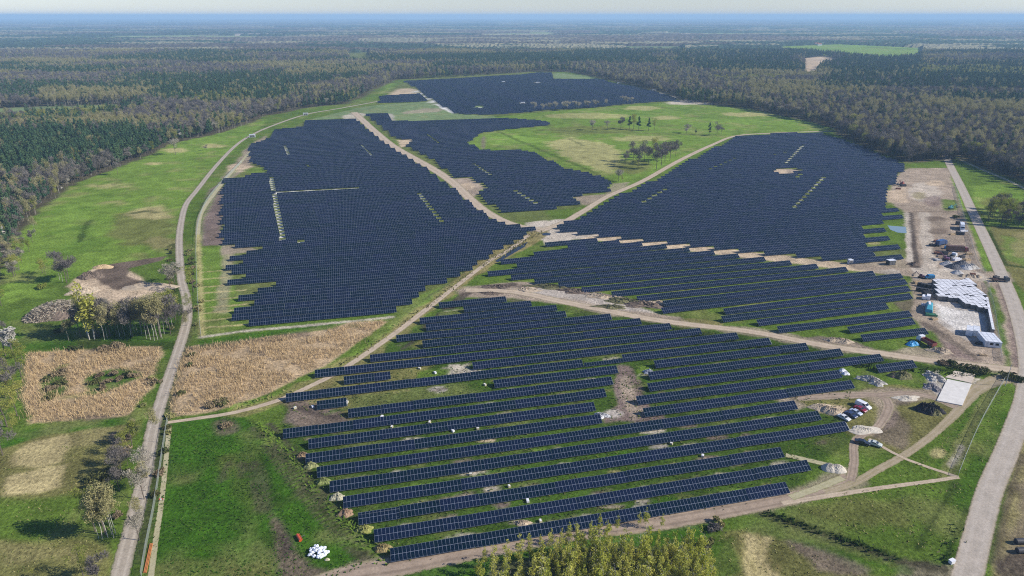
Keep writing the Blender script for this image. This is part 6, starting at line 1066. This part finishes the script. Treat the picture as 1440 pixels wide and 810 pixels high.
def blades(name, polys, dens, hgt, wid, m, label, cat, seed, excl=(), flat=1.6):
    g_ = np.random.default_rng(seed); PP = []
    for poly in polys:
        A = GP(poly); lo, hi = A.min(0), A.max(0); n = int((hi - lo).prod() * dens); P = g_.uniform(lo, hi, (n, 2)); P = P[inside(P + g_.normal(size=P.shape) * .9, A)]
        for e in excl: P = P[~inside(P + g_.normal(size=P.shape) * 1.6 + (np.stack([fbm(P[:, 0], P[:, 1], 8, 5), fbm(P[:, 0], P[:, 1], 8, 6)], 1) - .5) * 14, GP(e))]
        P = P[fbm(P[:, 0], P[:, 1], 7, seed) > .30 + .12 * g_.random(len(P))]; PP.append(P)
    P = np.concatenate(PP); n = len(P); an = g_.uniform(0, 3.14, n); h = hgt * g_.uniform(.5, 1.25, n) * (.7 + .6 * vn(P[:, 0], P[:, 1], 5, seed)); w_ = wid * g_.uniform(.5, 1.3, n); dx = np.cos(an) * w_; dy = np.sin(an) * w_; lx, ly = g_.normal(size=(2, n)) * h * .22
    if flat: k_ = flat * h * np.where(g_.random(n) < .5, 1, -1); lx, ly = -np.sin(an) * k_ + lx, np.cos(an) * k_ + ly; fl = np.sign((dx * ly - dy * lx)); dx, dy = dx * fl, dy * fl
    z0 = np.full(n, -.02)
    V = np.stack([np.stack([P[:, 0] - dx, P[:, 1] - dy, z0], 1), np.stack([P[:, 0] + dx, P[:, 1] + dy, z0], 1), np.stack([P[:, 0] + lx + dx * .7, P[:, 1] + ly + dy * .7, h], 1), np.stack([P[:, 0] + lx - dx * .7, P[:, 1] + ly - dy * .7, h * .9], 1)], 1).reshape(-1, 3)
    tag(add(name, mesh_np(name, V, np.arange(4 * n).reshape(n, 4), m)), label, cat, kind='stuff'); print(name, n)
def blade_mat(name, a, c, upright=True):
    m = leaf_mat(name, a, c, .25, .5); nt = m.node_tree; N, L = nt.nodes.new, nt.links.new; ge = N('ShaderNodeNewGeometry'); mx = [q for q in nt.nodes if q.bl_idname == 'ShaderNodeMix'][0]; L(ge.outputs['Random Per Island'], mx.inputs['Factor'])
    return m
blades('reed_bed', [[(40,497),(227,489),(213,545),(183,583),(42,595),(30,560)], [(264,491),(340,480),(430,469),(500,457),(544,452),(520,472),(450,514),(380,550),(330,570),(240,585),(242,560),(252,510)]], 4.2, 1.5, .075, blade_mat('reed_stalks', (.44, .325, .175), (.64, .485, .275), False), 'tall dry tan reeds standing in two beds beside the gravel road', 'reeds', 301, flat=0, excl=[[(60,530),(88,518),(90,545),(84,558),(64,564)], [(128,530),(150,521),(188,523),(194,532),(165,548),(135,552)], [(80,558),(100,556),(98,562),(78,564)]])
blades('grass_tufts', [[(236,598),(338,585),(395,642),(525,792),(470,812),(380,860),(205,860),(215,760)]], 1.0, .3, .18, blade_mat('lush_blades', (.030, .080, .010), (.085, .14, .022)), 'tall dark green grass of the field by the gravel road', 'grass', 302)
blades('meadow_tufts', [[(1100,712),(1190,695),(1345,677),(1420,560),(1395,610),(1362,700),(1338,775),(1318,794),(1250,770),(1150,733)], [(1250,670),(1312,634),(1390,548),(1420,548),(1345,668)], [(1010,742),(1060,745),(1150,775),(1250,815),(1250,880),(985,880),(985,790)], [(0,640),(90,612),(185,602),(168,660),(150,760),(120,840),(0,840)]], .5, .26, .17, blade_mat('mixed_blades', (.11, .145, .03), (.38, .33, .14)), 'rough tussocky grass with dry blades', 'grass', 303, excl=[[(10,645),(40,622),(95,608),(98,625),(85,650),(40,660),(10,660)], [(0,665),(60,660),(92,655),(90,685),(50,700),(0,700)], [(1050,750),(1085,755),(1075,790),(1110,830),(1060,830),(1045,790)], [(1110,762),(1160,770),(1230,800),(1220,815),(1150,800)]])
blades('ditch_weeds', [[(885,455.5),(960,467.5),(1040,481),(1120,495),(1190,509),(1190,513),(1120,500),(1040,486),(960,472.5),(885,460)], [(1200,511),(1290,519),(1380,528),(1380,532),(1290,524),(1200,516)], [(1070,722),(1130,743),(1200,768),(1262,791),(1266,786),(1203,763),(1133,738),(1076,718)], [(1325,797),(1340,760),(1352,738),(1347,736),(1333,760),(1318,795)]], 3.0, .9, .25, blade_mat('dark_weeds', (.018, .040, .010), (.05, .085, .02)), 'dark rank weeds along the ditch of the lower right field', 'weeds', 304, flat=.5)
blades('alley_grass', [[(400,610),(395,570),(560,505),(640,430),(720,425),(870,445),(1100,485),(1200,525),(1190,600),(1130,660),(1100,700),(830,742),(560,790),(535,775)]], .45, .4, .2, blade_mat('alley_blades', (.045, .09, .018), (.15, .16, .05)), 'grass growing in the alleys between the panel rows', 'grass', 306)
blades('bank_weeds', [[(664,374),(690,354),(722,341),(752,324),(765,325),(735,345),(695,366),(655,392),(605,430),(560,462),(548,468),(592,434),(640,397)], [(332,572),(390,555),(430,539),(480,511),(545,468),(548,470),(482,516),(432,543),(390,560),(335,577)]], .7, .8, .3, blade_mat('bank_blades', (.10, .125, .035), (.27, .235, .10)), 'olive weeds and dry grass along the ditch beside the diagonal track', 'weeds', 307, flat=.6)
blades('bank_grass', [[(352,588),(370,592),(388,612),(438,670),(556,797),(536,797),(428,675),(376,615)]], 1.6, .7, .26, blade_mat('bright_blades', (.085, .165, .018), (.16, .23, .04)), 'tall bright green grass bank along the right side of the green field', 'grass', 308, flat=.7)
